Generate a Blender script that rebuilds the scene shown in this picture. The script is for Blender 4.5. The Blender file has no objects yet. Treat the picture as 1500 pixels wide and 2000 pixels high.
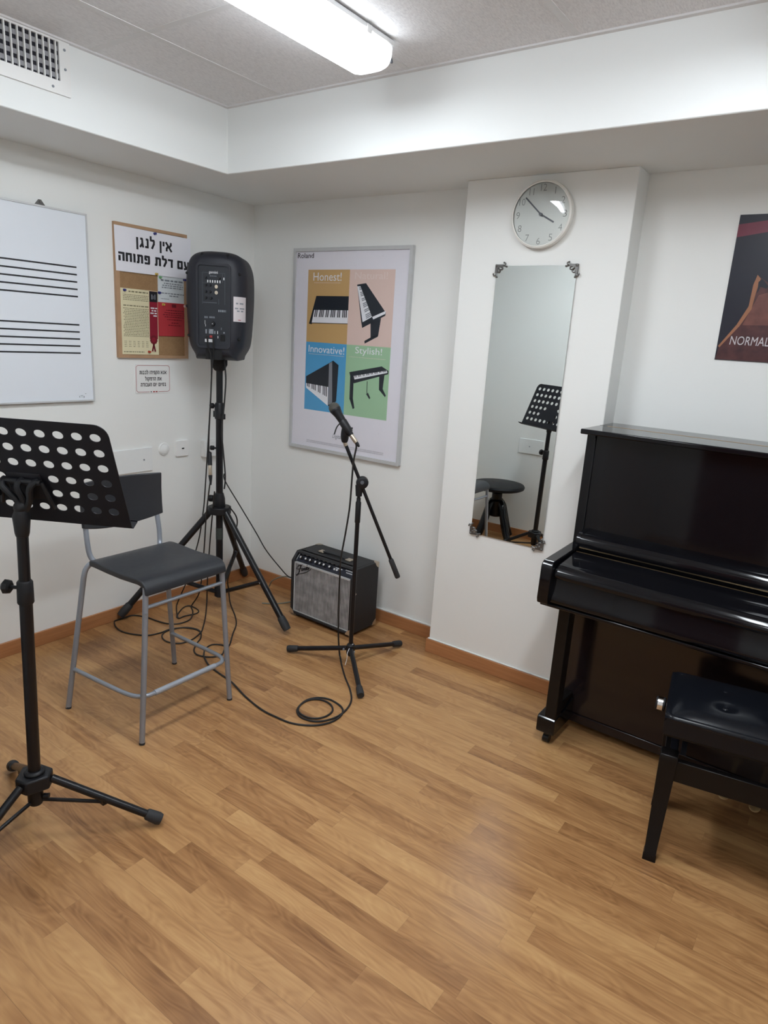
import bpy, bmesh, math, random
from mathutils import Vector, Matrix
random.seed(7)
PI = math.pi
SC = bpy.context.scene
COL = SC.collection

# ---------------------------------------------------------------- camera, exposure, lights of the room
cam_d = bpy.data.cameras.new('camera')
cam = bpy.data.objects.new('camera', cam_d)
COL.objects.link(cam)
cam_d.sensor_fit = 'VERTICAL'; cam_d.sensor_height = 36.0; cam_d.sensor_width = 27.0
cam_d.lens = 1310.786 * 36.0 / 2000.0
cam_d.clip_start = 0.05
R_ = (0.8123007720245231, 0.5799663494864622, 0.061696752197425674)
U_ = (-0.19447339313567116, 0.1696021638521559, 0.9661341549593231)
F_ = (-0.5498613962906129, 0.7967898966980024, -0.2505559925232767)
cam.matrix_world = Matrix(((R_[0], U_[0], -F_[0], 2.9406), (R_[1], U_[1], -F_[1], -2.8190),
                           (R_[2], U_[2], -F_[2], 1.5), (0, 0, 0, 1)))
SC.camera = cam
vs = SC.view_settings
vs.view_transform = 'Standard'; vs.look = 'None'; vs.gamma = 1.0; vs.use_curve_mapping = False
vs.exposure = 0.0
w = bpy.data.worlds.new('world'); SC.world = w; w.use_nodes = True
w.node_tree.nodes['Background'].inputs[0].default_value = (0.5, 0.55, 0.6, 1)
w.node_tree.nodes['Background'].inputs[1].default_value = 0.0
LAMP = 50.0                       # strength of the fluorescent diffusers
LAMP_COL = (0.91, 0.975, 1.03, 1)
SC.cycles.use_denoising = True
SC.cycles.max_bounces = 10; SC.cycles.diffuse_bounces = 6; SC.cycles.glossy_bounces = 5
SC.cycles.transparent_max_bounces = 12
SC.cycles.caustics_reflective = False; SC.cycles.caustics_refractive = False
SC.cycles.sample_clamp_indirect = 6.0

# ---------------------------------------------------------------- materials
def s2l(c):
    return tuple(((v / 255) / 12.92 if v / 255 <= 0.04045 else ((v / 255 + 0.055) / 1.055) ** 2.4) for v in c) + (1.0,)
def _base(name):
    m = bpy.data.materials.new(name); m.use_nodes = True
    nt = m.node_tree; b = nt.nodes['Principled BSDF']
    return m, nt, b
def mat(name, col, rough=0.5, metal=0.0, var=0.06, scale=40.0, bump=0.0, bscale=200.0, spec=0.5, coat=0.0, rvar=0.05):
    """principled surface with a little procedural mottling"""
    m, nt, b = _base(name)
    N = nt.nodes; L = nt.links
    geo = N.new('ShaderNodeNewGeometry')
    noi = N.new('ShaderNodeTexNoise'); noi.inputs['Scale'].default_value = scale; noi.inputs['Detail'].default_value = 3
    L.new(geo.outputs['Position'], noi.inputs['Vector'])
    c = col if len(col) == 4 else tuple(col) + (1,)
    mix = N.new('ShaderNodeMix'); mix.data_type = 'RGBA'
    mix.inputs[6].default_value = tuple(v * (1 - var) for v in c[:3]) + (1,)
    mix.inputs[7].default_value = tuple(min(1, v * (1 + var)) for v in c[:3]) + (1,)
    L.new(noi.outputs['Fac'], mix.inputs[0]); L.new(mix.outputs[2], b.inputs['Base Color'])
    mr = N.new('ShaderNodeMapRange')
    mr.inputs['To Min'].default_value = max(0, rough - rvar); mr.inputs['To Max'].default_value = min(1, rough + rvar)
    L.new(noi.outputs['Fac'], mr.inputs['Value']); L.new(mr.outputs[0], b.inputs['Roughness'])
    b.inputs['Metallic'].default_value = metal
    b.inputs['Specular IOR Level'].default_value = spec
    b.inputs['Coat Weight'].default_value = coat
    if bump:
        n2 = N.new('ShaderNodeTexNoise'); n2.inputs['Scale'].default_value = bscale; n2.inputs['Detail'].default_value = 4
        L.new(geo.outputs['Position'], n2.inputs['Vector'])
        bp = N.new('ShaderNodeBump'); bp.inputs['Strength'].default_value = bump; bp.inputs['Distance'].default_value = 0.002
        L.new(n2.outputs['Fac'], bp.inputs['Height']); L.new(bp.outputs[0], b.inputs['Normal'])
    return m

M = {}
M['wall'] = mat('wall_paint', (0.80, 0.81, 0.795), 0.55, var=0.012, scale=2.5, bump=0.12, bscale=60, spec=0.25)
M['soffit'] = mat('soffit_paint', (0.80, 0.82, 0.815), 0.6, var=0.012, scale=2.0, bump=0.08, bscale=60, spec=0.2)
M['tbar'] = mat('ceiling_bar_paint', (0.70, 0.695, 0.70), 0.5, var=0.02)
M['plaster_bead'] = mat('caulk', (0.72, 0.73, 0.72), 0.5, var=0.03)
M['blk'] = mat('black_plastic', (0.009, 0.0095, 0.012), 0.45, var=0.2, bump=0.05, spec=0.35)
M['blk_metal'] = mat('black_enamel_metal', (0.006, 0.006, 0.008), 0.3, var=0.2, spec=0.38)
M['blk_matte'] = mat('black_matte_metal', (0.0065, 0.0065, 0.0105), 0.5, var=0.15, spec=0.3)
M['rubber'] = mat('black_rubber', (0.022, 0.023, 0.026), 0.7, var=0.2)
M['cable'] = mat('cable_sheath', (0.012, 0.012, 0.013), 0.45, var=0.2)
M['gcable'] = mat('grey_cable_sheath', (0.22, 0.22, 0.18), 0.5, var=0.1)
M['spk'] = mat('speaker_cabinet_plastic', (0.0095, 0.011, 0.019), 0.5, var=0.12, bump=0.25, bscale=700)
M['spk_panel'] = mat('speaker_panel', (0.008, 0.011, 0.018), 0.45, var=0.15)
M['dark'] = mat('dark_recess', (0.004, 0.004, 0.005), 0.8, var=0.2)
M['white_print'] = mat('white_print', (0.75, 0.76, 0.78), 0.5, var=0.03)
M['grey_print'] = mat('grey_print', (0.22, 0.24, 0.27), 0.5, var=0.05)
M['dim_print'] = mat('dim_print', (0.10, 0.11, 0.13), 0.5, var=0.05)
M['black_print'] = mat('black_print', (0.012, 0.012, 0.016), 0.5, var=0.1)
M['red_print'] = mat('red_print', (0.35, 0.03, 0.03), 0.5, var=0.05)
M['paper'] = mat('white_paper', (0.80, 0.80, 0.86), 0.6, var=0.02, scale=12)
M['cream'] = mat('cream_paper', (0.72, 0.66, 0.44), 0.6, var=0.03, scale=12)
M['redpaper'] = mat('red_paper', (0.44, 0.035, 0.045), 0.55, var=0.05, scale=12)
M['crimson'] = mat('crimson_print', (0.25, 0.012, 0.03), 0.5, var=0.06)
M['darkred'] = mat('dark_red_print', (0.16, 0.012, 0.02), 0.5, var=0.06)
M['steel'] = mat('grey_painted_steel', (0.28, 0.305, 0.35), 0.35, 0.35, var=0.05)
M['steel_sleeve'] = mat('pale_painted_steel', (0.36, 0.39, 0.44), 0.4, 0.3, var=0.05)
M['pad'] = mat('black_vinyl_pad', (0.007, 0.0075, 0.010), 0.42, var=0.1, spec=0.2)
M['seat'] = mat('charcoal_plastic', (0.020, 0.022, 0.027), 0.42, var=0.1, bump=0.2, bscale=900)
M['alu'] = mat('brushed_aluminium', (0.56, 0.57, 0.58), 0.4, 0.3, var=0.05)
M['alu_light'] = mat('pale_aluminium', (0.60, 0.61, 0.62), 0.4, 0.2, var=0.04)
M['chrome'] = mat('chrome', (0.75, 0.76, 0.78), 0.12, 1.0, var=0.03)
M['nickel'] = mat('satin_nickel', (0.60, 0.52, 0.42), 0.3, 0.9, var=0.08)
M['pewter'] = mat('pewter', (0.16, 0.155, 0.15), 0.35, 0.8, var=0.25)
M['brass'] = mat('brass', (0.50, 0.36, 0.20), 0.3, 0.9, var=0.12)
M['wboard'] = mat('whiteboard_enamel', (0.76, 0.80, 0.86), 0.3, var=0.015, scale=6)
M['wplastic'] = mat('white_plastic', (0.80, 0.80, 0.79), 0.35, var=0.015)
M['cover'] = mat('painted_cover_plate', (0.78, 0.80, 0.80), 0.4, var=0.015)
M['oak_edge'] = mat('pale_wood_frame', (0.42, 0.26, 0.15), 0.5, var=0.15, scale=25)
M['pedal_brass'] = mat('pedal_brass', (0.70, 0.50, 0.26), 0.4, 0.6, var=0.1)
M['lacquer'] = mat('black_lacquer', (0.0045, 0.0045, 0.006), 0.07, var=0.1, spec=0.32, rvar=0.02)
M['lacquer_leg'] = mat('black_satin_wood', (0.007, 0.006, 0.006), 0.3, var=0.1, spec=0.25)
M['leather'] = mat('black_leather', (0.006, 0.007, 0.010), 0.22, var=0.1, scale=8, bump=0.06, bscale=500, rvar=0.02, spec=0.28)
M['vinyl'] = mat('black_tolex', (0.017, 0.017, 0.019), 0.6, var=0.15, bump=0.6, bscale=500)
M['knobcap'] = mat('silver_knob_cap', (0.8, 0.8, 0.82), 0.25, 0.6, var=0.03)
M['mesh_grey'] = mat('microphone_mesh', (0.10, 0.095, 0.085), 0.45, 0.6, var=0.2, bump=0.9, bscale=1200)
M['vent_dark'] = mat('duct_dark', (0.012, 0.012, 0.02), 0.8, var=0.2)
M['vent_back'] = mat('duct_louvre', (0.30, 0.30, 0.32), 0.6, var=0.1)
M['clockface'] = mat('clock_face', (0.86, 0.86, 0.83), 0.5, var=0.01)
M['clockrim'] = mat('clock_rim', (0.80, 0.79, 0.75), 0.35, var=0.01)
M['clocknum'] = mat('clock_numerals', (0.30, 0.30, 0.29), 0.5, var=0.03)
M['clockhand'] = mat('clock_hand_grey', (0.08, 0.08, 0.10), 0.4, var=0.05)
M['posterwhite'] = mat('poster_white', (0.72, 0.71, 0.78), 0.3, var=0.01)
M['p_orange'] = mat('print_orange', (0.53, 0.34, 0.145), 0.35, var=0.03, scale=8)
M['p_pink'] = mat('print_pink', (0.68, 0.52, 0.47), 0.35, var=0.03, scale=8)
M['p_blue'] = mat('print_blue', (0.08, 0.33, 0.60), 0.35, var=0.03, scale=8)
M['p_green'] = mat('print_green', (0.32, 0.52, 0.33), 0.35, var=0.03, scale=8)
M['p_black'] = mat('print_black', (0.014, 0.018, 0.026), 0.35, var=0.1)
M['p_white'] = mat('print_white', (0.74, 0.75, 0.80), 0.35, var=0.02)
M['p_pale'] = mat('print_pale', (0.72, 0.595, 0.555), 0.35, var=0.02)
M['p_grey'] = mat('print_grey', (0.20, 0.21, 0.24), 0.35, var=0.05)
M['p_navy'] = mat('print_navy', (0.012, 0.014, 0.026), 0.3, var=0.1)
M['p_redband'] = mat('print_red_band', (0.16, 0.025, 0.05), 0.3, var=0.1)
M['p_rim'] = mat('print_rim', (0.32, 0.14, 0.075), 0.3, var=0.2)
M['fine_print'] = mat('print_fine', (0.46, 0.455, 0.50), 0.4, var=0.03)
M['p_text'] = mat('print_silver_text', (0.55, 0.52, 0.54), 0.3, var=0.03)
M['green_pin'] = mat('green_pin', (0.20, 0.45, 0.22), 0.3)
M['blue_pin'] = mat('blue_pin', (0.03, 0.035, 0.20), 0.3)
M['yellow_pin'] = mat('yellow_pin', (0.50, 0.36, 0.08), 0.3)
M['red_pin'] = mat('red_pin', (0.40, 0.06, 0.03), 0.3)
M['white_pin'] = mat('white_pin', (0.75, 0.6, 0.6), 0.3)
M['housing'] = mat('lamp_housing', (0.78, 0.79, 0.80), 0.4, var=0.01)

def grain(name, c1, c2, rough, scale=(3, 60, 60), spec=0.5):
    m, nt, b = _base(name); N = nt.nodes; L = nt.links
    geo = N.new('ShaderNodeNewGeometry'); mp = N.new('ShaderNodeMapping'); mp.inputs['Scale'].default_value = scale
    noi = N.new('ShaderNodeTexNoise'); noi.inputs['Scale'].default_value = 1; noi.inputs['Detail'].default_value = 5
    L.new(geo.outputs['Position'], mp.inputs['Vector']); L.new(mp.outputs[0], noi.inputs['Vector'])
    r = N.new('ShaderNodeValToRGB'); r.color_ramp.elements[0].color = c1; r.color_ramp.elements[1].color = c2
    r.color_ramp.elements[0].position = 0.3; r.color_ramp.elements[1].position = 0.7
    L.new(noi.outputs['Fac'], r.inputs[0]); L.new(r.outputs[0], b.inputs['Base Color'])
    b.inputs['Roughness'].default_value = rough; b.inputs['Specular IOR Level'].default_value = spec
    return m
M['skirt'] = grain('baseboard_wood', (0.36, 0.155, 0.062, 1), (0.44, 0.20, 0.085, 1), 0.4, (6, 6, 90))
M['door'] = grain('door_wood', (0.16, 0.045, 0.03, 1), (0.24, 0.07, 0.045, 1), 0.35, (40, 40, 2))
M['piano_low'] = grain('dark_lacquered_wood', (0.0095, 0.0072, 0.0085, 1), (0.016, 0.0105, 0.0125, 1), 0.14, (2, 30, 60))
M['cellist'] = grain('print_brown_figure', (0.045, 0.018, 0.022, 1), (0.10, 0.035, 0.035, 1), 0.3, (25, 10, 25))
M['figure_light'] = grain('print_brown_light', (0.12, 0.045, 0.04, 1), (0.19, 0.075, 0.06, 1), 0.3, (25, 10, 25))

def cork_mat():
    m, nt, b = _base('cork'); N = nt.nodes; L = nt.links
    geo = N.new('ShaderNodeNewGeometry'); v = N.new('ShaderNodeTexVoronoi'); v.inputs['Scale'].default_value = 260
    L.new(geo.outputs['Position'], v.inputs['Vector'])
    n = N.new('ShaderNodeTexNoise'); n.inputs['Scale'].default_value = 30; L.new(geo.outputs['Position'], n.inputs['Vector'])
    r = N.new('ShaderNodeValToRGB'); r.color_ramp.elements[0].color = (0.24, 0.135, 0.06, 1); r.color_ramp.elements[1].color = (0.37, 0.225, 0.11, 1)
    mx = N.new('ShaderNodeMath'); mx.operation = 'MULTIPLY_ADD'; mx.inputs[1].default_value = 0.6
    L.new(v.outputs['Color'], mx.inputs[0]); L.new(n.outputs['Fac'], mx.inputs[2]); mx2 = N.new('ShaderNodeMath'); mx2.operation = 'MULTIPLY'; mx2.inputs[1].default_value = 0.7
    L.new(mx.outputs[0], mx2.inputs[0]); L.new(mx2.outputs[0], r.inputs[0]); L.new(r.outputs[0], b.inputs['Base Color'])
    b.inputs['Roughness'].default_value = 0.8
    return m
M['cork'] = cork_mat()

def tile_mat():
    m, nt, b = _base('ceiling_tile'); N = nt.nodes; L = nt.links
    geo = N.new('ShaderNodeNewGeometry'); mp = N.new('ShaderNodeMapping'); mp.inputs['Scale'].default_value = (320, 70, 1)
    n = N.new('ShaderNodeTexNoise'); n.inputs['Scale'].default_value = 1; n.inputs['Detail'].default_value = 3
    L.new(geo.outputs['Position'], mp.inputs['Vector']); L.new(mp.outputs[0], n.inputs['Vector'])
    r = N.new('ShaderNodeValToRGB'); r.color_ramp.elements[0].color = (0.66, 0.655, 0.67, 1); r.color_ramp.elements[1].color = (0.80, 0.795, 0.805, 1)
    r.color_ramp.elements[0].position = 0.25; r.color_ramp.elements[1].position = 0.6
    L.new(n.outputs['Fac'], r.inputs[0]); L.new(r.outputs[0], b.inputs['Base Color'])
    bp = N.new('ShaderNodeBump'); bp.inputs['Strength'].default_value = 0.5; bp.inputs['Distance'].default_value = 0.003
    L.new(n.outputs['Fac'], bp.inputs['Height']); L.new(bp.outputs[0], b.inputs['Normal'])
    b.inputs['Roughness'].default_value = 0.85; b.inputs['Specular IOR Level'].default_value = 0.1
    return m
M['tile'] = tile_mat()

def floor_mat():
    """three-strip oak laminate: strips run along x, every strip has its own tone and its own grain"""
    m, nt, b = _base('oak_laminate'); N = nt.nodes; L = nt.links
    def math_(op, a, c=None, d=None):
        n = N.new('ShaderNodeMath'); n.operation = op
        for i, v in enumerate((a, c, d)):
            if v is None: continue
            if isinstance(v, (int, float)): n.inputs[i].default_value = v
            else: L.new(v, n.inputs[i])
        return n.outputs[0]
    def comb(x, y, z=0.0):
        n = N.new('ShaderNodeCombineXYZ')
        for i, v in enumerate((x, y, z)):
            if isinstance(v, (int, float)): n.inputs[i].default_value = v
            else: L.new(v, n.inputs[i])
        return n.outputs[0]
    geo = N.new('ShaderNodeNewGeometry'); sep = N.new('ShaderNodeSeparateXYZ'); L.new(geo.outputs['Position'], sep.inputs[0])
    X, Y = sep.outputs[0], sep.outputs[1]
    W, LEN = 0.0635, 0.66
    yr = math_('DIVIDE', Y, W); row = math_('FLOOR', yr); fy = math_('FRACT', yr)
    wn = N.new('ShaderNodeTexWhiteNoise'); wn.noise_dimensions = '1D'; L.new(row, wn.inputs['W'])
    xs = math_('ADD', math_('DIVIDE', X, LEN), math_('MULTIPLY', wn.outputs['Value'], 7.31))
    ci = math_('FLOOR', xs); fx = math_('FRACT', xs)
    wn2 = N.new('ShaderNodeTexWhiteNoise'); wn2.noise_dimensions = '2D'; L.new(comb(ci, row), wn2.inputs['Vector'])
    rnd = wn2.outputs['Value']
    # long grain
    gx = math_('ADD', math_('MULTIPLY', X, 3.2), math_('MULTIPLY', rnd, 50.0))
    gy = math_('ADD', math_('MULTIPLY', Y, 60.0), math_('MULTIPLY', rnd, 31.0))
    n1 = N.new('ShaderNodeTexNoise'); n1.inputs['Scale'].default_value = 1.0; n1.inputs['Detail'].default_value = 5; n1.inputs['Distortion'].default_value = 0.6
    L.new(comb(gx, gy), n1.inputs['Vector'])
    # cathedral figure
    hx = math_('ADD', math_('MULTIPLY', X, 3.2), math_('MULTIPLY', rnd, 80.0))
    hy = math_('ADD', math_('MULTIPLY', Y, 13.0), math_('MULTIPLY', rnd, 17.0))
    n2 = N.new('ShaderNodeTexNoise'); n2.inputs['Scale'].default_value = 1.0; n2.inputs['Detail'].default_value = 1.5; n2.inputs['Distortion'].default_value = 0.3
    L.new(comb(hx, hy), n2.inputs['Vector'])
    rings = math_('FRACT', math_('MULTIPLY', n2.outputs['Fac'], 15.0))
    rings = math_('ABSOLUTE', math_('SUBTRACT', rings, 0.5))
    # broad dark patches
    n3 = N.new('ShaderNodeTexNoise'); n3.inputs['Scale'].default_value = 1.0; n3.inputs['Detail'].default_value = 2
    L.new(comb(math_('MULTIPLY', hx, 1.3), math_('MULTIPLY', hy, 1.4)), n3.inputs['Vector'])
    f = math_('MULTIPLY', n1.outputs['Fac'], 0.62)
    f = math_('ADD', f, math_('MULTIPLY', rings, 0.24))
    f = math_('ADD', f, math_('MULTIPLY', math_('SUBTRACT', n3.outputs['Fac'], 0.5), 0.55))
    f = math_('ADD', f, math_('MULTIPLY', math_('SUBTRACT', rnd, 0.5), 0.34))
    f = math_('ADD', f, 0.115)
    r = N.new('ShaderNodeValToRGB'); e = r.color_ramp.elements
    e[0].position = 0.05; e[0].color = (0.165, 0.071, 0.026, 1)
    e[1].position = 0.95; e[1].color = (0.585, 0.352, 0.152, 1)
    k = e.new(0.35); k.color = (0.335, 0.165, 0.065, 1)
    k = e.new(0.60); k.color = (0.46, 0.25, 0.104, 1)
    L.new(f, r.inputs[0])
    # seams
    row3 = math_('FRACT', math_('DIVIDE', yr, 3.0))
    s1 = math_('LESS_THAN', math_('ABSOLUTE', math_('SUBTRACT', row3, 0.5)), 0.4965)
    s2 = math_('LESS_THAN', math_('ABSOLUTE', math_('SUBTRACT', fy, 0.5)), 0.492)
    s3 = math_('LESS_THAN', math_('ABSOLUTE', math_('SUBTRACT', fx, 0.5)), 0.4985)
    sm = math_('MULTIPLY', math_('MULTIPLY', math_('ADD', math_('MULTIPLY', s1, 0.25), 0.75), math_('ADD', math_('MULTIPLY', s2, 0.08), 0.92)), math_('ADD', math_('MULTIPLY', s3, 0.12), 0.88))
    mx = N.new('ShaderNodeMix'); mx.data_type = 'RGBA'; mx.blend_type = 'MULTIPLY'; mx.inputs[0].default_value = 1
    L.new(r.outputs[0], mx.inputs[6])
    cc = N.new('ShaderNodeCombineColor'); [L.new(sm, cc.inputs[i]) for i in range(3)]
    L.new(cc.outputs[0], mx.inputs[7]); L.new(mx.outputs[2], b.inputs['Base Color'])
    mr = N.new('ShaderNodeMapRange'); mr.inputs['To Min'].default_value = 0.27; mr.inputs['To Max'].default_value = 0.40
    L.new(n1.outputs['Fac'], mr.inputs['Value']); L.new(mr.outputs[0], b.inputs['Roughness'])
    b.inputs['Specular IOR Level'].default_value = 0.38
    return m
M['floor'] = floor_mat()

def emis(name, col, st):
    m, nt, b = _base(name); N = nt.nodes; L = nt.links
    geo = N.new('ShaderNodeNewGeometry'); n = N.new('ShaderNodeTexNoise'); n.inputs['Scale'].default_value = 300
    L.new(geo.outputs['Position'], n.inputs['Vector'])
    mr = N.new('ShaderNodeMapRange'); mr.inputs['To Min'].default_value = st * 0.97; mr.inputs['To Max'].default_value = st * 1.03
    L.new(n.outputs['Fac'], mr.inputs['Value']); L.new(mr.outputs[0], b.inputs['Emission Strength'])
    b.inputs['Base Color'].default_value = (0.8, 0.8, 0.8, 1); b.inputs['Emission Color'].default_value = col
    return m
for k_, s_ in (('a', 0.95), ('b', 0.93), ('c', 0.66)):
    M['lamp_' + k_] = emis('lit_diffuser', LAMP_COL, LAMP * s_)
    M['lamp_cap_' + k_] = emis('lit_diffuser_end', LAMP_COL, LAMP * s_ * 0.035)
    M['lamp_side_' + k_] = emis('lit_diffuser_side', LAMP_COL, LAMP * s_ * 0.2)

def glass_mat():
    m = bpy.data.materials.new('clock_glass'); m.use_nodes = True; nt = m.node_tree; N = nt.nodes; L = nt.links
    N.remove(N['Principled BSDF'])
    t = N.new('ShaderNodeBsdfTransparent'); t.inputs[0].default_value = (0.99, 1.0, 0.99, 1)
    g = N.new('ShaderNodeBsdfGlossy'); g.inputs['Roughness'].default_value = 0.02
    fr = N.new('ShaderNodeFresnel'); fr.inputs[0].default_value = 1.5
    mx = N.new('ShaderNodeMixShader'); L.new(fr.outputs[0], mx.inputs[0]); L.new(t.outputs[0], mx.inputs[1]); L.new(g.outputs[0], mx.inputs[2])
    L.new(mx.outputs[0], N['Material Output'].inputs[0])
    return m
M['glass'] = glass_mat()
def mirror_mat():
    m, nt, b = _base('mirror_silver'); N = nt.nodes; L = nt.links
    b.inputs['Metallic'].default_value = 1; b.inputs['Roughness'].default_value = 0.0
    geo = N.new('ShaderNodeNewGeometry'); n = N.new('ShaderNodeTexNoise'); n.inputs['Scale'].default_value = 4
    L.new(geo.outputs['Position'], n.inputs['Vector'])
    r = N.new('ShaderNodeValToRGB'); r.color_ramp.elements[0].color = (0.80, 0.84, 0.83, 1); r.color_ramp.elements[1].color = (0.82, 0.86, 0.85, 1)
    L.new(n.outputs['Fac'], r.inputs[0]); L.new(r.outputs[0], b.inputs['Base Color'])
    return m
M['mirror'] = mirror_mat()
def grille_mat():
    m, nt, b = _base('grille_cloth'); N = nt.nodes; L = nt.links
    tc = N.new('ShaderNodeTexCoord'); sep = N.new('ShaderNodeSeparateXYZ'); L.new(tc.outputs['Object'], sep.inputs[0])
    mu = N.new('ShaderNodeMath'); mu.operation = 'MULTIPLY'; mu.inputs[1].default_value = 2 * PI / 0.0098; L.new(sep.outputs[0], mu.inputs[0])
    si = N.new('ShaderNodeMath'); si.operation = 'SINE'; L.new(mu.outputs[0], si.inputs[0])
    no = N.new('ShaderNodeTexNoise'); no.inputs['Scale'].default_value = 22; no.inputs['Detail'].default_value = 4; L.new(tc.outputs['Object'], no.inputs['Vector'])
    ad = N.new('ShaderNodeMath'); ad.operation = 'MULTIPLY_ADD'; ad.inputs[1].default_value = 0.36; L.new(si.outputs[0], ad.inputs[0]); L.new(no.outputs['Fac'], ad.inputs[2])
    r = N.new('ShaderNodeValToRGB'); r.color_ramp.elements[0].color = (0.10, 0.10, 0.104, 1); r.color_ramp.elements[1].color = (0.46, 0.46, 0.47, 1)
    r.color_ramp.elements[0].position = 0.2; r.color_ramp.elements[1].position = 0.85
    L.new(ad.outputs[0], r.inputs[0]); L.new(r.outputs[0], b.inputs['Base Color']); b.inputs['Roughness'].default_value = 0.6
    return m
M['grille'] = grille_mat()

# ---------------------------------------------------------------- mesh helpers
class MB:
    """collects shapes; build() links them as ONE mesh object"""
    def __init__(s): s.v = []; s.f = []; s.mi = []; s.cur = 0; s.ms = []
    def use(s, m):
        if m not in s.ms: s.ms.append(m)
        s.cur = s.ms.index(m); return s
    def add(s, vs, fs):
        o = len(s.v); s.v += [Vector(v) for v in vs]
        for f in fs: s.f.append([o + i for i in f]); s.mi.append(s.cur)
        return s
    def box(s, x0, x1, y0, y1, z0, z1):
        return s.add([(x0, y0, z0), (x1, y0, z0), (x1, y1, z0), (x0, y1, z0), (x0, y0, z1), (x1, y0, z1), (x1, y1, z1), (x0, y1, z1)],
                     [(0, 3, 2, 1), (4, 5, 6, 7), (0, 1, 5, 4), (1, 2, 6, 5), (2, 3, 7, 6), (3, 0, 4, 7)])
    def prism(s, pts, axis, a0, a1):
        """2-D outline extruded along an axis: 'x' takes (y,z), 'y' takes (x,z), 'z' takes (x,y)"""
        def P(p, a): return {'x': (a, p[0], p[1]), 'y': (p[0], a, p[1]), 'z': (p[0], p[1], a)}[axis]
        n = len(pts)
        return s.add([P(p, a0) for p in pts] + [P(p, a1) for p in pts],
                     [list(range(n))[::-1], list(range(n, 2 * n))] + [(i, (i + 1) % n, n + (i + 1) % n, n + i) for i in range(n)])
    def tube(s, pts, r, seg=10, closed=False, caps=True):
        pts = [Vector(p) for p in pts]; n = len(pts)
        rr = [r] * n if isinstance(r, (int, float)) else list(r)
        T = []
        for i in range(n):
            if closed: d = pts[(i + 1) % n] - pts[i - 1]
            else: d = pts[min(i + 1, n - 1)] - pts[max(i - 1, 0)]
            T.append(d.normalized() if d.length > 1e-9 else Vector((0, 0, 1)))
        up = Vector((0, 0, 1)) if abs(T[0].z) < 0.9 else Vector((1, 0, 0))
        N0 = T[0].cross(up).normalized(); vs = []
        for i in range(n):
            N0 = (N0 - T[i] * N0.dot(T[i]))
            N0 = N0.normalized() if N0.length > 1e-6 else T[i].orthogonal().normalized()
            B = T[i].cross(N0)
            for k in range(seg):
                a = 2 * PI * k / seg
                vs.append(pts[i] + (N0 * math.cos(a) + B * math.sin(a)) * rr[i])
        fs = []
        for i in range(n if closed else n - 1):
            j = (i + 1) % n
            for k in range(seg):
                k2 = (k + 1) % seg
                fs.append((i * seg + k, i * seg + k2, j * seg + k2, j * seg + k))
        if caps and not closed:
            fs.append(list(range(seg))[::-1]); fs.append([(n - 1) * seg + k for k in range(seg)])
        return s.add(vs, fs)
    def cyl(s, p0, p1, r0, r1=None, seg=20): return s.tube([p0, p1], [r0, r0 if r1 is None else r1], seg)
    def lathe(s, prof, org, axis, seg=32):
        """prof: (radius, height along axis)"""
        a = Vector(axis).normalized(); o = Vector(org)
        return s.tube_frames([o + a * h for r, h in prof], [max(r, 1e-5) for r, h in prof], a, seg)
    def tube_frames(s, pts, rr, a, seg):
        u = a.orthogonal().normalized(); w_ = a.cross(u); vs = []
        for p, r in zip(pts, rr):
            for k in range(seg):
                t = 2 * PI * k / seg; vs.append(p + (u * math.cos(t) + w_ * math.sin(t)) * r)
        n = len(pts); fs = []
        for i in range(n - 1):
            for k in range(seg):
                k2 = (k + 1) % seg; fs.append((i * seg + k, i * seg + k2, (i + 1) * seg + k2, (i + 1) * seg + k))
        fs.append(list(range(seg))[::-1]); fs.append([(n - 1) * seg + k for k in range(seg)])
        return s.add(vs, fs)
    def ball(s, c, r, seg=16, sc=(1, 1, 1)):
        c = Vector(c); n = max(6, seg // 2); vs = []; fs = []
        for i in range(n + 1):
            t = PI * i / n
            for k in range(seg):
                a = 2 * PI * k / seg
                vs.append(c + Vector((math.sin(t) * math.cos(a) * sc[0], math.sin(t) * math.sin(a) * sc[1], math.cos(t) * sc[2])) * r)
        for i in range(n):
            for k in range(seg):
                k2 = (k + 1) % seg; fs.append((i * seg + k, (i + 1) * seg + k, (i + 1) * seg + k2, i * seg + k2))
        return s.add(vs, fs)
    def loft(s, rings, caps=True):
        n = len(rings[0]); vs = [p for r in rings for p in r]; fs = []
        for i in range(len(rings) - 1):
            for k in range(n):
                k2 = (k + 1) % n; fs.append((i * n + k, i * n + k2, (i + 1) * n + k2, (i + 1) * n + k))
        if caps: fs.append(list(range(n))[::-1]); fs.append([(len(rings) - 1) * n + k for k in range(n)])
        return s.add(vs, fs)
    def sheet(s, grid, th):
        """grid[i][j] of points, thickened along the local normal"""
        a, b = len(grid), len(grid[0]); G = [[Vector(p) for p in r] for r in grid]
        def nrm(i, j):
            du = G[min(i + 1, a - 1)][j] - G[max(i - 1, 0)][j]; dv = G[i][min(j + 1, b - 1)] - G[i][max(j - 1, 0)]
            return du.cross(dv).normalized()
        vs = [G[i][j] for i in range(a) for j in range(b)] + [G[i][j] - nrm(i, j) * th for i in range(a) for j in range(b)]
        o = a * b; fs = []
        for i in range(a - 1):
            for j in range(b - 1):
                q = (i * b + j, (i + 1) * b + j, (i + 1) * b + j + 1, i * b + j + 1)
                fs.append(q); fs.append(tuple(o + k for k in q[::-1]))
        for i in range(a - 1):
            for j in (0, b - 1): q = (i * b + j, (i + 1) * b + j, o + (i + 1) * b + j, o + i * b + j); fs.append(q if j else q[::-1])
        for j in range(b - 1):
            for i in (0, a - 1): q = (i * b + j, i * b + j + 1, o + i * b + j + 1, o + i * b + j); fs.append(q if not i else q[::-1])
        return s.add(vs, fs)
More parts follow.
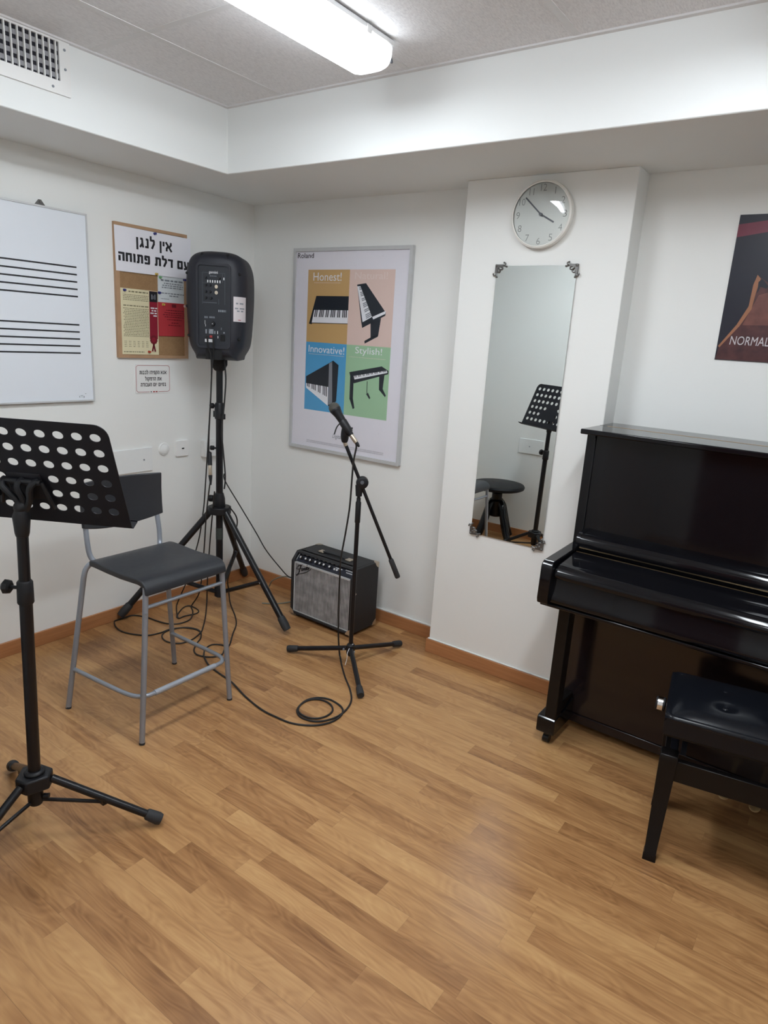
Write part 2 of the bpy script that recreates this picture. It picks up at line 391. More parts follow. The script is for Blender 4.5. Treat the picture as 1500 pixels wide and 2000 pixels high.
    def merge(s, me, mtx):
        o = len(s.v); s.v += [mtx @ v.co for v in me.vertices]
        for p in me.polygons: s.f.append([o + i for i in p.vertices]); s.mi.append(s.cur)
        return s

def origin(o):
    m = Matrix.Identity(4)
    while o is not None:
        m = o.matrix_basis @ m; o = o.parent
    return m
def obj(name, mb, m=None, parent=None, local=False, bevel=0.0, smooth=35, seg=2, label=None):
    me = bpy.data.meshes.new(name)
    vs = mb.v
    if not local and parent is not None:
        inv = origin(parent).inverted(); vs = [inv @ v for v in vs]
    me.from_pydata([tuple(v) for v in vs], [], mb.f)
    mats = [M[k] for k in mb.ms] if mb.ms else [m if not isinstance(m, str) else M[m]]
    for k in mats: me.materials.append(k)
    if mb.ms: me.polygons.foreach_set('material_index', mb.mi)
    bm = bmesh.new(); bm.from_mesh(me); bmesh.ops.recalc_face_normals(bm, faces=bm.faces); bm.to_mesh(me); bm.free()
    me.polygons.foreach_set('use_smooth', [True] * len(me.polygons))
    me.set_sharp_from_angle(angle=math.radians(smooth))
    o = bpy.data.objects.new(name, me); COL.objects.link(o)
    if parent is not None: o.parent = parent
    if bevel:
        b = o.modifiers.new('bevel', 'BEVEL'); b.width = bevel; b.segments = seg; b.limit_method = 'ANGLE'; b.angle_limit = math.radians(40)
        b.harden_normals = False
    if label: o['label'] = label
    return o
def tag(o, label, cat, group=None):
    o['label'] = label; o['category'] = cat
    if group: o['group'] = group
    return o
def thing(name, label, cat, loc=(0, 0, 0), rz=0.0, group=None):
    o = bpy.data.objects.new(name, None); COL.objects.link(o); o.empty_display_size = 0.05
    o.location = loc; o.rotation_euler = (0, 0, rz)
    o.matrix_basis = Matrix.Translation(loc) @ Matrix.Rotation(rz, 4, 'Z')
    return tag(o, label, cat, group)
def struct(name, mb, m, bevel=0.0, parent=None):
    o = obj(name, mb, m, parent, bevel=bevel)
    if parent is None: o['kind'] = 'structure'
    return o
def arc(c, r, a0, a1, n):
    return [(c[0] + r * math.cos(math.radians(a0 + (a1 - a0) * i / n)), c[1] + r * math.sin(math.radians(a0 + (a1 - a0) * i / n))) for i in range(n + 1)]
def rrect(x0, x1, y0, y1, r, n=6):
    return arc((x1 - r, y1 - r), r, 0, 90, n) + arc((x0 + r, y1 - r), r, 90, 180, n) + arc((x0 + r, y0 + r), r, 180, 270, n) + arc((x1 - r, y0 + r), r, 270, 360, n)
def frame_mtx(o, ux, uy):
    ux = Vector(ux).normalized(); uy = Vector(uy).normalized(); uz = ux.cross(uy)
    return Matrix(((ux.x, uy.x, uz.x, o[0]), (ux.y, uy.y, uz.y, o[1]), (ux.z, uy.z, uz.z, o[2]), (0, 0, 0, 1)))
def flat_mesh(outlines, depth):
    """filled 2-D outlines (inner ones become holes), extruded +-depth/2"""
    c = bpy.data.curves.new('outline', 'CURVE'); c.dimensions = '2D'; c.fill_mode = 'BOTH'; c.extrude = depth / 2
    for pts in outlines:
        sp = c.splines.new('POLY'); sp.points.add(len(pts) - 1); sp.use_cyclic_u = True
        for p, q in zip(sp.points, pts): p.co = (q[0], q[1], 0, 1)
    o = bpy.data.objects.new('outline', c); COL.objects.link(o)
    dg = bpy.context.evaluated_depsgraph_get(); me = bpy.data.meshes.new_from_object(o.evaluated_get(dg))
    bpy.data.objects.remove(o); bpy.data.curves.remove(c)
    return me
def smooth_path(pts, n=6):
    """Catmull-Rom through the points"""
    P = [Vector(p) for p in pts]; out = []
    for i in range(len(P) - 1):
        p0 = P[max(i - 1, 0)]; p1 = P[i]; p2 = P[i + 1]; p3 = P[min(i + 2, len(P) - 1)]
        for k in range(n):
            t = k / n
            out.append(0.5 * ((2 * p1) + (p2 - p0) * t + (2 * p0 - 5 * p1 + 4 * p2 - p3) * t * t + (3 * p1 - p0 - 3 * p2 + p3) * t ** 3))
    out.append(P[-1]); return out
BACK = ((1, 0, 0), (0, 0, 1))      # writing on a wall facing -y
LEFT = ((0, 1, 0), (0, 0, 1))      # writing on a wall facing +x
def text_into(mb, body, box, org, axes, depth=0.0006, shear=0.0, bold=0.0, spacing=1.0, rtl=False):
    """lettering fitted to box=(a0,b0,a1,b1) measured along axes from org"""
    if rtl: body = body[::-1]
    c = bpy.data.curves.new('letters', 'FONT'); c.body = body; c.size = 1; c.resolution_u = 3
    c.shear = shear; c.offset = min(bold, 0.0); c.space_character = spacing; c.extrude = 0.0
    o = bpy.data.objects.new('letters', c); COL.objects.link(o)
    dg = bpy.context.evaluated_depsgraph_get(); me = bpy.data.meshes.new_from_object(o.evaluated_get(dg))
    bpy.data.objects.remove(o); bpy.data.curves.remove(c)
    if not me.vertices: return
    xs = [v.co.x for v in me.vertices]; ys = [v.co.y for v in me.vertices]
    x0, x1, y0, y1 = min(xs), max(xs), min(ys), max(ys)
    sx = (box[2] - box[0]) / (x1 - x0); sy = (box[3] - box[1]) / (y1 - y0)
    fm = frame_mtx(org, *axes)
    mt = fm @ Matrix.Translation((box[0], box[1], depth)) @ Matrix.Diagonal((sx, sy, 1, 1)) @ Matrix.Translation((-x0, -y0, 0))
    for sx_, sy_ in (((0, 0),) if bold <= 0 else ((-1, 0), (1, 0), (0, 1), (0, -1), (0, 0))):
        mb.merge(me, mt @ Matrix.Translation((sx_ * bold, sy_ * bold, 0)))
    bpy.data.meshes.remove(me)
def rects_into(mb, rects, org, axes, h=0.0005):
    fm = frame_mtx(org, *axes)
    for a0, b0, a1, b1 in rects:
        mb.add([fm @ Vector(p) for p in ((a0, b0, h), (a1, b0, h), (a1, b1, h), (a0, b1, h))], [(0, 1, 2, 3)])
def poly_into(mb, pts, org, axes, h=0.0005):
    fm = frame_mtx(org, *axes); mb.add([fm @ Vector((p[0], p[1], h)) for p in pts], [list(range(len(pts)))])
def dashes(x0, x1, y, h, rnd, gap=0.25, lo=1.2, hi=4.0):
    out = []; x = x0
    while x < x1:
        w_ = h * rnd.uniform(lo, hi); out.append((x, y, min(x + w_, x1), y + h)); x += w_ + h * gap * 3
    return out

# square bold Hebrew capitals as strokes: (advance width, [polylines]) in units of the letter height
HEB = {
 'א': (.80, [[(.02, 1), (.74, 0)], [(.66, 1), (.65, .74), (.47, .48)], [(.12, 0), (.13, .30), (.31, .60)]]),
 'י': (.22, [[(.11, 1), (.11, .5)]]), 'ן': (.22, [[(.11, 1), (.11, -.3)]]), 'ו': (.26, [[(.15, 1), (.15, 0)], [(0, .9), (.2, .9)]]),
 'ל': (.58, [[(.1, 1.34), (.1, .82)], [(.05, .9), (.55, .9)], [(.49, .9), (.47, .55), (.22, 0)]]),
 'נ': (.44, [[(.10, .9), (.40, .9)], [(.32, .95), (.32, .05)], [(0, .1), (.42, .1)]]),
 'ג': (.50, [[(.10, .9), (.38, .9)], [(.31, .95), (.34, .4), (.43, 0)], [(.34, .42), (.06, 0)]]),
 'ע': (.68, [[(.60, 1), (.58, .5), (.44, .14), (.02, .04)], [(.12, 1), (.20, .5), (.36, .14)]]),
 'ם': (.66, [[(.0, .9), (.66, .9)], [(.56, .95), (.56, .05)], [(.66, .1), (.0, .1)], [(.10, .95), (.10, .05)]]),
 'ד': (.62, [[(0, .9), (.64, .9)], [(.48, .9), (.48, 0)]]),
 'ת': (.74, [[(.06, .9), (.66, .9)], [(.62, .95), (.62, 0)], [(.22, .9), (.20, .1)], [(0, .1), (.28, .1)]]),
 'פ': (.66, [[(.04, .9), (.64, .9)], [(.55, .95), (.55, .05)], [(.03, .1), (.62, .1)], [(.13, .95), (.13, .48)], [(.1, .53), (.34, .53)]]),
 'ח': (.68, [[(0, .9), (.68, .9)], [(.57, .95), (.57, 0)], [(.11, .95), (.11, 0)]]),
 'ה': (.68, [[(0, .9), (.68, .9)], [(.57, .95), (.57, 0)], [(.12, .62), (.12, 0)]]),
 'ק': (.66, [[(0, .9), (.64, .9)], [(.55, .9), (.53, .5), (.40, .08)], [(.12, .62), (.12, -.3)]]),
 'כ': (.58, [[(.05, .9), (.54, .9)], [(.46, .95), (.46, .05)], [(.05, .1), (.54, .1)]]),
 'ב': (.66, [[(.05, .9), (.55, .9)], [(.47, .95), (.47, .1)], [(0, .1), (.66, .1)]]),
 'ר': (.58, [[(0, .9), (.54, .9)], [(.46, .95), (.46, 0)]]),
 'מ': (.74, [[(.26, .9), (.70, .9)], [(.63, .95), (.63, .05)], [(.38, .1), (.70, .1)], [(.04, 1), (.22, .66)], [(.26, .92), (.20, .5), (.10, 0)]]),
 'ס': (.68, [[(0, .9), (.60, .9), (.60, .5), (.48, .14), (.34, .08), (.20, .14), (.09, .5), (.09, .9)]]),
 ' ': (.30, [])}
def heb_into(mb, body, x0, x1, base, hgt, org, axes, th=0.2):
    """Hebrew line set right to left, flat on the paper"""
    fm = frame_mtx(org, *axes); gap = 0.15
    total = sum(HEB[c][0] for c in body) + gap * (len(body) - 1); sx = (x1 - x0) / total; cur = total; lift = 0.0006
    for c in body:
        wd, pls = HEB[c]; cur -= wd
        for pl in pls:
            for i in range(len(pl) - 1):
                a = Vector(pl[i]); b = Vector(pl[i + 1]); lift += 0.00002; d = (b - a).normalized(); n = Vector((-d.y, d.x)) * th / 2
                ext = d * th * 0.42
                a2 = a - ext if i > 0 else a; b2 = b + ext if i < len(pl) - 2 else b
                mb.add([fm @ Vector(((cur + p.x) * sx + x0, p.y * hgt + base, lift)) for p in (a2 - n, b2 - n, b2 + n, a2 + n)], [(0, 1, 2, 3)])
        cur -= gap

def ring_into(mb, x0, x1, y0, y1, wx, wy, depth, org, axes):
    """rectangular frame of the given bar widths, its back at org"""
    me = flat_mesh([[(x0, y0), (x1, y0), (x1, y1), (x0, y1)], [(x0 + wx, y0 + wy), (x1 - wx, y0 + wy), (x1 - wx, y1 - wy), (x0 + wx, y1 - wy)]], depth)
    mb.merge(me, frame_mtx(org, *axes) @ Matrix.Translation((0, 0, depth / 2)))
    bpy.data.meshes.remove(me); return mb

# measured outlines (metres) of printed shapes, hands, cable runs
D = {'poster': {'corners': [(0.321, 1.926), (1.078, 1.936), (1.086, 0.878), (0.343, 0.869)], 'q1': [(0.42, 1.818), (0.699, 1.827), (0.708, 1.457), (0.43, 1.452)], 'q2': [(0.699, 1.827), (0.979, 1.824), (0.985, 1.46), (0.708, 1.457)], 'q3': [(0.43, 1.452), (0.708, 1.457), (0.716, 1.093), (0.434, 1.09)], 'q4': [(0.708, 1.457), (0.985, 1.46), (0.99, 1.099), (0.716, 1.093)], 'k1body': [(0.485, 1.692), (0.704, 1.694), (0.706, 1.557), (0.461, 1.552), (0.459, 1.547), (0.439, 1.549)], 'k1keys': [(0.474, 1.621), (0.704, 1.625), (0.704, 1.56), (0.459, 1.556)], 'k2body': [(0.753, 1.751), (0.809, 1.758), (0.941, 1.62), (0.938, 1.606), (0.799, 1.542), (0.791, 1.57)], 'k2keys': [(0.755, 1.743), (0.775, 1.743), (0.857, 1.598), (0.8, 1.57)], 'k2end': [(0.859, 1.598), (0.939, 1.629), (0.938, 1.615), (0.865, 1.586)], 'k2leg': [(0.85, 1.567), (0.913, 1.594), (0.902, 1.509), (0.855, 1.496)], 'k2foot': [(0.817, 1.479), (0.855, 1.498), (0.901, 1.512), (0.9, 1.504), (0.82, 1.466)], 'k3body': [(0.431, 1.272), (0.593, 1.354), (0.595, 1.226), (0.432, 1.233)], 'k3keys': [(0.432, 1.235), (0.591, 1.228), (0.593, 1.128), (0.433, 1.211)], 'k3end': [(0.591, 1.352), (0.618, 1.368), (0.656, 1.347), (0.65, 1.158), (0.605, 1.123), (0.593, 1.131)], 'k3endlight': [(0.591, 1.351), (0.612, 1.361), (0.623, 1.144), (0.594, 1.132)], 'k4body': [(0.73, 1.317), (0.935, 1.361), (0.978, 1.342), (0.978, 1.326), (0.763, 1.262), (0.736, 1.299)], 'k4keys': [(0.76, 1.3), (0.968, 1.343), (0.972, 1.332), (0.767, 1.282)], 'k4legl': [(0.737, 1.299), (0.761, 1.268), (0.762, 1.18), (0.739, 1.178)], 'k4footl': [(0.739, 1.181), (0.762, 1.183), (0.775, 1.135), (0.764, 1.129)], 'k4legr': [(0.923, 1.311), (0.955, 1.32), (0.949, 1.249), (0.926, 1.243)], 'k4footr': [(0.925, 1.245), (0.948, 1.252), (0.971, 1.219), (0.966, 1.211)], 'k4cord': [(0.847, 1.28), (0.851, 1.28), (0.853, 1.22), (0.849, 1.22)], 'k4pedal': [(0.846, 1.216), (0.858, 1.223), (0.875, 1.197), (0.868, 1.191)], 't_rol': (0.3465, 1.881, 0.458, 1.9055), 't_hon': (0.4605, 1.768, 0.6505, 1.809), 't_nat': (0.7375, 1.7775, 0.9395, 1.811), 't_inn': (0.443, 1.4025, 0.69, 1.44), 't_sty': (0.7615, 1.4045, 0.9315, 1.4475), 't_dig': (0.644, 0.9565, 0.6955, 0.979), 't_fine': (0.4485, 0.9155, 0.9775, 0.9315)}, 'clock': {'c': [(1.764, 2.008)], 'm': [(1.691, 2.07)], 'h': [(1.821, 1.978)], 'top': [(1.766, 2.136)], 'bot': [(1.762, 1.879)], 'l': [(1.632, 2.01)], 'r': [(1.888, 2.019)], 'n12': [(1.767, 2.104)], 'n6': [(1.764, 1.909)], 'n3': [(1.866, 2.005)], 'n9': [(1.663, 2.007)]}, 'normal': {'c': [(2.455, 2.001), (2.54, 2.0), (2.452, 1.498), (2.632, 1.499)], 'band': [(2.458, 1.969), (2.544, 1.979), (2.551, 1.942), (2.458, 1.926)], 'body': [(2.545, 1.796), (2.582, 1.772), (2.632, 1.499), (2.455, 1.502), (2.459, 1.54), (2.51, 1.623), (2.538, 1.688), (2.538, 1.765)], 'light': [(2.57, 1.731), (2.588, 1.738), (2.608, 1.627), (2.533, 1.625)], 'rim': [(2.544, 1.798), (2.555, 1.786), (2.549, 1.737), (2.546, 1.681), (2.516, 1.623), (2.462, 1.547), (2.457, 1.551), (2.506, 1.626), (2.534, 1.691), (2.536, 1.765)], 'txt': [(2.492, 1.586), (2.615, 1.588), (2.496, 1.553), (2.621, 1.557)]}, 'vent': [[0.442, -1.541, 2.384], [0.442, -1.521, 2.388], [0.442, -1.5, 2.39], [0.442, -1.479, 2.391], [0.442, -1.457, 2.396], [0.442, -1.437, 2.397], [0.442, -1.414, 2.398], [0.442, -1.393, 2.4], [0.442, -1.369, 2.401]], 'mirror': [(1.583, 1.82), (1.929, 1.82), (1.928, 0.662), (1.585, 0.655)], 'cab': {'c1': [(0.339, -0.623, 1.4599), (0.3368, -0.6121, 1.4009), (0.3414, -0.6006, 1.3654), (0.3298, -0.5879, 1.2551), (0.3064, -0.5782, 1.1028), (0.279, -0.5688, 0.9185), (0.2481, -0.5606, 0.699), (0.2321, -0.558, 0.5857), (0.205, -0.5604, 0.4401), (0.1823, -0.5664, 0.3504), (0.1268, -0.5855, 0.1627), (0.0857, -0.6027, 0.0545), (0.066, -0.6111, -0.0002), (0.164, -0.687, 0.004), (0.222, -0.719, 0.004), (0.221, -0.683, 0.004), (0.238, -0.616, 0.004), (0.208, -0.581, 0.004), (0.132, -0.575, 0.004), (0.128, -0.619, 0.004), (0.193, -0.71, 0.004), (0.226, -0.722, 0.004)], 'c2a': [(0.3627, -0.606, 1.4617), (0.3538, -0.5954, 1.3783), (0.3386, -0.5921, 1.3048), (0.3121, -0.5797, 1.1288), (0.2894, -0.5708, 0.9722), (0.2803, -0.5635, 0.8787)], 'c2b': [(0.3095, -0.5789, 0.7659), (0.2922, -0.5745, 0.6818), (0.2654, -0.5693, 0.5528), (0.2358, -0.5592, 0.3699), (0.2, -0.5518, 0.1554), (0.1779, -0.5552, 0.0728), (0.1367, -0.5702, -0.0001), (0.21, -0.618, 0.004), (0.276, -0.692, 0.004), (0.277, -0.762, 0.004), (0.237, -0.8, 0.004), (0.17, -0.817, 0.004), (0.099, -0.824, 0.004), (0.032, -0.851, 0.004), (0.007, -0.899, 0.004), (-0.007, -0.937, 0.004), (0.038, -0.977, 0.004), (0.096, -1.002, 0.004), (0.159, -1.009, 0.004), (0.228, -0.987, 0.004), (0.282, -0.947, 0.004), (0.3, -0.888, 0.004), (0.301, -0.831, 0.004), (0.337, -0.775, 0.004), (0.4, -0.749, 0.004), (0.448, -0.76, 0.004)], 'xlr': [(0.2819, -0.5615, 0.8814), (0.2896, -0.5649, 0.8539), (0.2947, -0.5693, 0.8287), (0.3044, -0.5744, 0.7911), (0.31, -0.5793, 0.7634)], 'c3': [(0.3111, -0.5537, 0.6822), (0.2761, -0.5376, 0.5548), (0.2215, -0.5125, 0.3389), (0.1762, -0.4894, 0.1323), (0.1524, -0.4737, 0.0001), (0.3, -0.607, 0.004), (0.41, -0.718, 0.004), (0.444, -0.763, 0.004), (0.474, -0.843, 0.004), (0.461, -0.906, 0.004), (0.401, -0.932, 0.004), (0.341, -0.914, 0.004), (0.308, -0.87, 0.004), (0.314, -0.808, 0.004), (0.356, -0.756, 0.004), (0.425, -0.748, 0.004), (0.489, -0.797, 0.004), (0.523, -0.849, 0.004), (0.571, -0.905, 0.004), (0.623, -0.924, 0.004), (0.681, -0.899, 0.004), (0.702, -0.852, 0.004), (0.674, -0.81, 0.004)], 'c4': [(0.3197, -0.498, 1.3408), (0.3256, -0.4931, 1.2537), (0.3195, -0.4973, 1.1261), (0.3094, -0.5049, 0.9958), (0.3164, -0.5008, 0.891), (0.3264, -0.4955, 0.758), (0.3229, -0.4992, 0.6899)], 'c5': [(0.3112, -0.489, 0.7681), (0.3145, -0.4849, 0.7274), (0.3731, -0.4309, 0.5919), (0.4339, -0.3764, 0.4533), (0.4759, -0.3397, 0.3544), (0.5348, -0.2874, 0.2541), (0.5644, -0.2609, 0.2106), (0.5881, -0.2368, 0.1956)], 'c6': [(0.3553, -0.4928, 0.5989), (0.3487, -0.444, 0.5445), (0.3354, -0.4189, 0.4994), (0.3064, -0.3996, 0.4435), (0.2514, -0.3604, 0.3287), (0.1704, -0.3143, 0.168), (0.1202, -0.2916, 0.0736), (0.098, -0.264, 0.0001), (0.251, -0.391, 0.004), (0.412, -0.5, 0.004), (0.495, -0.568, 0.004), (0.568, -0.658, 0.004), (0.657, -0.765, 0.004), (0.62, -0.78, 0.004), (0.586, -0.811, 0.004), (0.603, -0.865, 0.004), (0.653, -0.915, 0.004)], 'mic_floor': [(0.644, -0.909, 0.004), (0.735, -0.955, 0.004), (0.828, -0.975, 0.004), (0.929, -0.992, 0.004), (1.065, -1.037, 0.004), (1.19, -1.064, 0.004), (1.27, -1.064, 0.004), (1.333, -1.059, 0.004), (1.382, -1.039, 0.004), (1.429, -1.002, 0.004), (1.456, -0.952, 0.004), (1.46, -0.902, 0.004), (1.449, -0.864, 0.004), (1.428, -0.839, 0.004), (1.396, -0.825, 0.004), (1.344, -0.819, 0.004), (1.301, -0.837, 0.004), (1.275, -0.881, 0.004), (1.28, -0.935, 0.004), (1.301, -0.97, 0.004), (1.332, -0.984, 0.004), (1.368, -0.983, 0.004), (1.397, -0.965, 0.004), (1.414, -0.933, 0.004), (1.414, -0.895, 0.004), (1.399, -0.867, 0.004), (1.368, -0.846, 0.004), (1.327, -0.843, 0.004), (1.294, -0.859, 0.004), (1.277, -0.895, 0.004), (1.283, -0.945, 0.004), (1.305, -0.98, 0.004), (1.343, -1.0, 0.004), (1.383, -0.996, 0.004), (1.417, -0.977, 0.004), (1.442, -0.935, 0.004), (1.451, -0.886, 0.004), (1.443, -0.826, 0.004), (1.414, -0.761, 0.004), (1.352, -0.693, 0.004), (1.273, -0.627, 0.004), (1.193, -0.552, 0.004), (1.118, -0.476, 0.004)], 'mic_up': [(1.113, -0.478, 0.0484), (1.111, -0.4847, 0.1051), (1.1126, -0.4938, 0.2089), (1.1157, -0.4985, 0.2763), (1.123, -0.5113, 0.4348), (1.1289, -0.5166, 0.5124), (1.1502, -0.519, 0.6401), (1.1696, -0.5236, 0.7642), (1.1818, -0.5339, 0.8842), (1.1909, -0.5413, 0.9663), (1.1983, -0.5433, 1.0058), (1.2055, -0.5446, 1.0404), (1.2048, -0.549, 1.0607)], 'grey1': [(0.305, -0.1369, 0.0463), (0.3375, -0.1499, 0.0905), (0.4034, -0.1599, 0.1327), (0.4726, -0.1703, 0.1598), (0.5405, -0.1845, 0.1692)], 'grey2': [(0.386, -0.274, 0.004), (0.439, -0.234, 0.004), (0.469, -0.194, 0.004), (0.491, -0.141, 0.004)]}, 'boom': [[1.149, -0.548, 1.044], [1.206, -0.509, 0.878], [1.357, -0.405, 0.493], [1.369, -0.397, 0.449]], 'mic': [(1.1017, -0.5778, 1.1969), (1.1382, -0.5673, 1.1502), (1.1487, -0.5651, 1.1338), (1.183, -0.5555, 1.0892), (1.1892, -0.5525, 1.0853), (1.2094, -0.5475, 1.0568)], 'clip': [(1.1656, -0.5544, 1.1308), (1.184, -0.5535, 1.0935), (1.1573, -0.5726, 1.0915), (1.1711, -0.5762, 1.0496)], 'tie': [(1.1444, -0.5778, 1.1429), (1.1297, -0.5892, 1.1199), (1.1234, -0.5967, 1.0889)]}
# ---------------------------------------------------------------- the room
HS, HC = 2.160, 2.426            # underside of the boxed-in duct, ceiling
DL, DB = 0.4416, 0.5904          # depth of the duct on the left and back wall
RX, FY, NY, NX = 4.00, -2.42, -3.75, 1.50     # right wall, short front wall, entry niche
PX0, PX1, PD = 1.4074, 2.1152, 0.1314         # pillar
HB, TB = 0.0685, 0.012
struct('floor', MB().box(-0.1, RX + 0.1, NY - 0.1, 0.1, -0.05, 0), 'floor')
struct('wall_left', MB().box(-0.1, 0, FY - 0.1, 0.1, 0, HC), 'wall')
struct('wall_back', MB().box(0, RX, 0, 0.1, 0, HC), 'wall')
struct('wall_pillar', MB().box(PX0, PX1, -PD, 0, 0, HS), 'wall', bevel=0.003)
struct('wall_right', MB().box(RX, RX + 0.1, NY - 0.1, 0.1, 0, HC), 'wall')
struct('wall_front', MB().box(0, NX, FY - 0.1, FY, 0, HC), 'wall')
struct('wall_niche', MB().box(NX - 0.1, NX, NY, FY - 0.1, 0, HC).box(NX - 0.1, RX, NY - 0.1, NY, 0, HC), 'wall')
sof = MB().use('soffit')
sof.add([(0, FY, HS), (DL, FY, HS), (DL, -DB, HS), (RX, -DB, HS), (RX, 0, HS), (0, 0, HS),
         (0, FY, HC), (DL, FY, HC), (DL, -DB, HC), (RX, -DB, HC), (RX, 0, HC), (0, 0, HC)],
        [(0, 1, 2, 3, 4, 5), (6, 7, 8, 9, 10, 11)] + [(i, (i + 1) % 6, 6 + (i + 1) % 6, 6 + i) for i in range(6)])
struct('ceiling_soffit', sof, None, bevel=0.004)
struct('ceiling', MB().box(-0.1, RX + 0.1, NY - 0.1, 0.1, HC, HC + 0.05), 'tile')
tb = MB()
for x in (0.775, 1.395, 2.015, 2.635, 3.255, 3.875): tb.box(x - 0.012, x + 0.012, NY, -DB, HC - 0.0015, HC)
for y in (-1.240, -1.850, -2.460, -3.070): tb.box(DL if y > FY else NX, RX, y - 0.012, y + 0.012, HC - 0.0011, HC)
tb.box(DL, RX, -DB - 0.018, -DB, HC - 0.006, HC); tb.box(DL, DL + 0.018, FY, -DB - 0.018, HC - 0.006, HC)
o = struct('ceiling_grid', tb, 'tbar')
def skirt(name, poly):
    mb = MB().use('skirt'); mb.prism(poly, 'z', 0, HB); struct(name, mb, None, bevel=0.002)
skirt('baseboard_left', [(0, FY + TB), (TB, FY + TB), (TB, -TB), (0, -TB)])
skirt('baseboard_back', [(0, -TB), (PX0 - TB, -TB), (PX0 - TB, 0), (0, 0)])
skirt('baseboard_pillar', [(PX0 - TB, 0), (PX0 - TB, -PD - TB), (PX1 + TB, -PD - TB), (PX1 + TB, 0), (PX1, 0), (PX1, -PD), (PX0, -PD), (PX0, 0)])
skirt('baseboard_right', [(PX1 + TB, -TB), (RX, -TB), (RX, 0), (PX1 + TB, 0)])
skirt('baseboard_front', [(0, FY), (NX, FY), (NX, FY + TB), (0, FY + TB)])
bead = MB(); bead.box(0.6, PX0, -0.010, 0, HB, HB + 0.008); bead.box(PX0 - 0.004, PX1 + 0.004, -PD - 0.008, -PD, HB, HB + 0.006)
struct('trim_1', bead, 'plaster_bead', bevel=0.002)
# door of the entry niche behind the camera (it shows dimly in the piano lacquer)
dr = MB().use('door').box(1.82, 2.42, NY, NY + 0.04, 0, 2.05).use('wplastic').box(1.74, 1.82, NY, NY + 0.05, 0, 2.12).box(2.42, 2.50, NY, NY + 0.05, 0, 2.12).box(1.82, 2.42, NY, NY + 0.05, 2.05, 2.12)
d1 = struct('door_1', dr, None, bevel=0.003)
hd = MB().cyl((2.36, NY + 0.04, 1.02), (2.36, NY + 0.09, 1.02), 0.01).cyl((2.36, NY + 0.09, 1.02), (2.24, NY + 0.09, 1.02), 0.009)
obj('door_handle', hd, 'chrome', d1)

# ---------------------------------------------------------------- ceiling lights
def ceiling_light(x, y0, y1, k, label):
    """surface fluorescent fitting, axis along y"""
    t = thing('ceiling_light', label, 'ceiling light', (x, (y0 + y1) / 2, HC), 0, 'fluorescent ceiling fittings')
    w = 0.078
    obj('housing', MB().box(x - w - 0.006, x + w + 0.006, y0 + 0.02, y1 - 0.02, HC - 0.018, HC - 0.004), 'housing', t, bevel=0.003)
    def ring(y, s, d):
        pr = [(w * (1 if c_ > 0 else -1) * abs(c_) ** 0.42, -0.072 * s_ ** 0.62) for c_, s_ in ((math.cos(PI * k_ / 22), math.sin(PI * k_ / 22)) for k_ in range(22, -1, -1))]
        return [Vector((x + a * s, y, HC - 0.018 + b * d)) for a, b in pr]
    m = MB(); m.loft([ring(y_, 1, 1) for y_ in (y0 + 0.05, y0 + 0.20, (y0 + y1) / 2, y1 - 0.20, y1 - 0.05)])
    dfm = obj('diffuser', m, 'lamp_' + k, t)
    dfm.data.materials.append(M['lamp_side_' + k])
    for p in dfm.data.polygons:
        if abs(p.normal.z) < 0.80 or not y0 + 0.2 < (origin(dfm) @ p.center).y < y1 - 0.2: p.material_index = 1
    for ya, yb in ((y0 + 0.05, y0), (y1 - 0.05, y1)):
        s = 1 if yb > ya else -1
        m = MB(); m.loft([ring(ya, 1, 1)] + [ring(ya + s * 0.05 * math.sin(math.radians(q)), 0.55 + 0.45 * math.cos(math.radians(q)) ** 0.8, max(0.06, math.cos(math.radians(q)) ** 0.75)) for q in (20, 38, 54, 68, 80, 88)])
        obj('end_cap', m, 'lamp_cap_' + k, t, smooth=60)
    for yy in (y1 - 0.16, y0 + 0.16):
        obj('clip', MB().box(x + w - 0.002, x + w + 0.010, yy - 0.012, yy + 0.012, HC - 0.030, HC - 0.006), 'wplastic', t, bevel=0.002)
    obj('latch', MB().cyl((x + 0.05, y1 - 0.006, HC - 0.02), (x + 0.05, y1 + 0.012, HC - 0.045), 0.004).ball((x + 0.05, y1 + 0.012, HC - 0.047), 0.0045, 10), 'dim_print', t)
ceiling_light(1.408, -2.10, -0.805, 'a', 'lit white fluorescent fitting on the ceiling at the top of the photo')
ceiling_light(2.645, -2.12, -0.80, 'b', 'lit white fluorescent fitting on the ceiling above the piano bench')
ceiling_light(2.645, -3.68, -2.70, 'c', 'added unseen fluorescent fitting by the brown niche door, brightening the back wall')  # unseen extra fitting, added to throw more light under the soffit

# ---------------------------------------------------------------- air vent
v = thing('air_vent', 'white ventilation grille with upright vanes high on the left duct face', 'vent', (DL, -1.65, 2.34))
x0, y0, y1, z0, z1 = DL, -2.02, -1.318, 2.252, 2.4255
a0, a1, b0, b1 = -1.965, -1.357, 2.294, 2.414
me_ = flat_mesh([[(y0, z0), (y1, z0), (y1, z1), (y0, z1)], [(a0, b0), (a1, b0), (a1, b1), (a0, b1)]], 0.009)
fr = MB(); fr.merge(me_, frame_mtx((x0 + 0.0045, 0, 0), *LEFT))
obj('frame', fr, 'wplastic', v, bevel=0.002)
obj('duct_back', MB().box(x0 + 0.0005, x0 + 0.001, a0, a1, b0, b1), 'vent_dark', v)
for z in (2.310, 2.338, 2.366, 2.394): obj('louvre', MB().box(x0 + 0.0012, x0 + 0.0025, a0, a1, z - 0.0075, z + 0.0075), 'vent_back', v)
y = -1.369
while y > a0 + 0.01:
    obj('vane', MB().box(x0 + 0.0025, x0 + 0.011, y - 0.0021, y + 0.0021, b0, b1), 'wplastic', v); y -= 0.0215
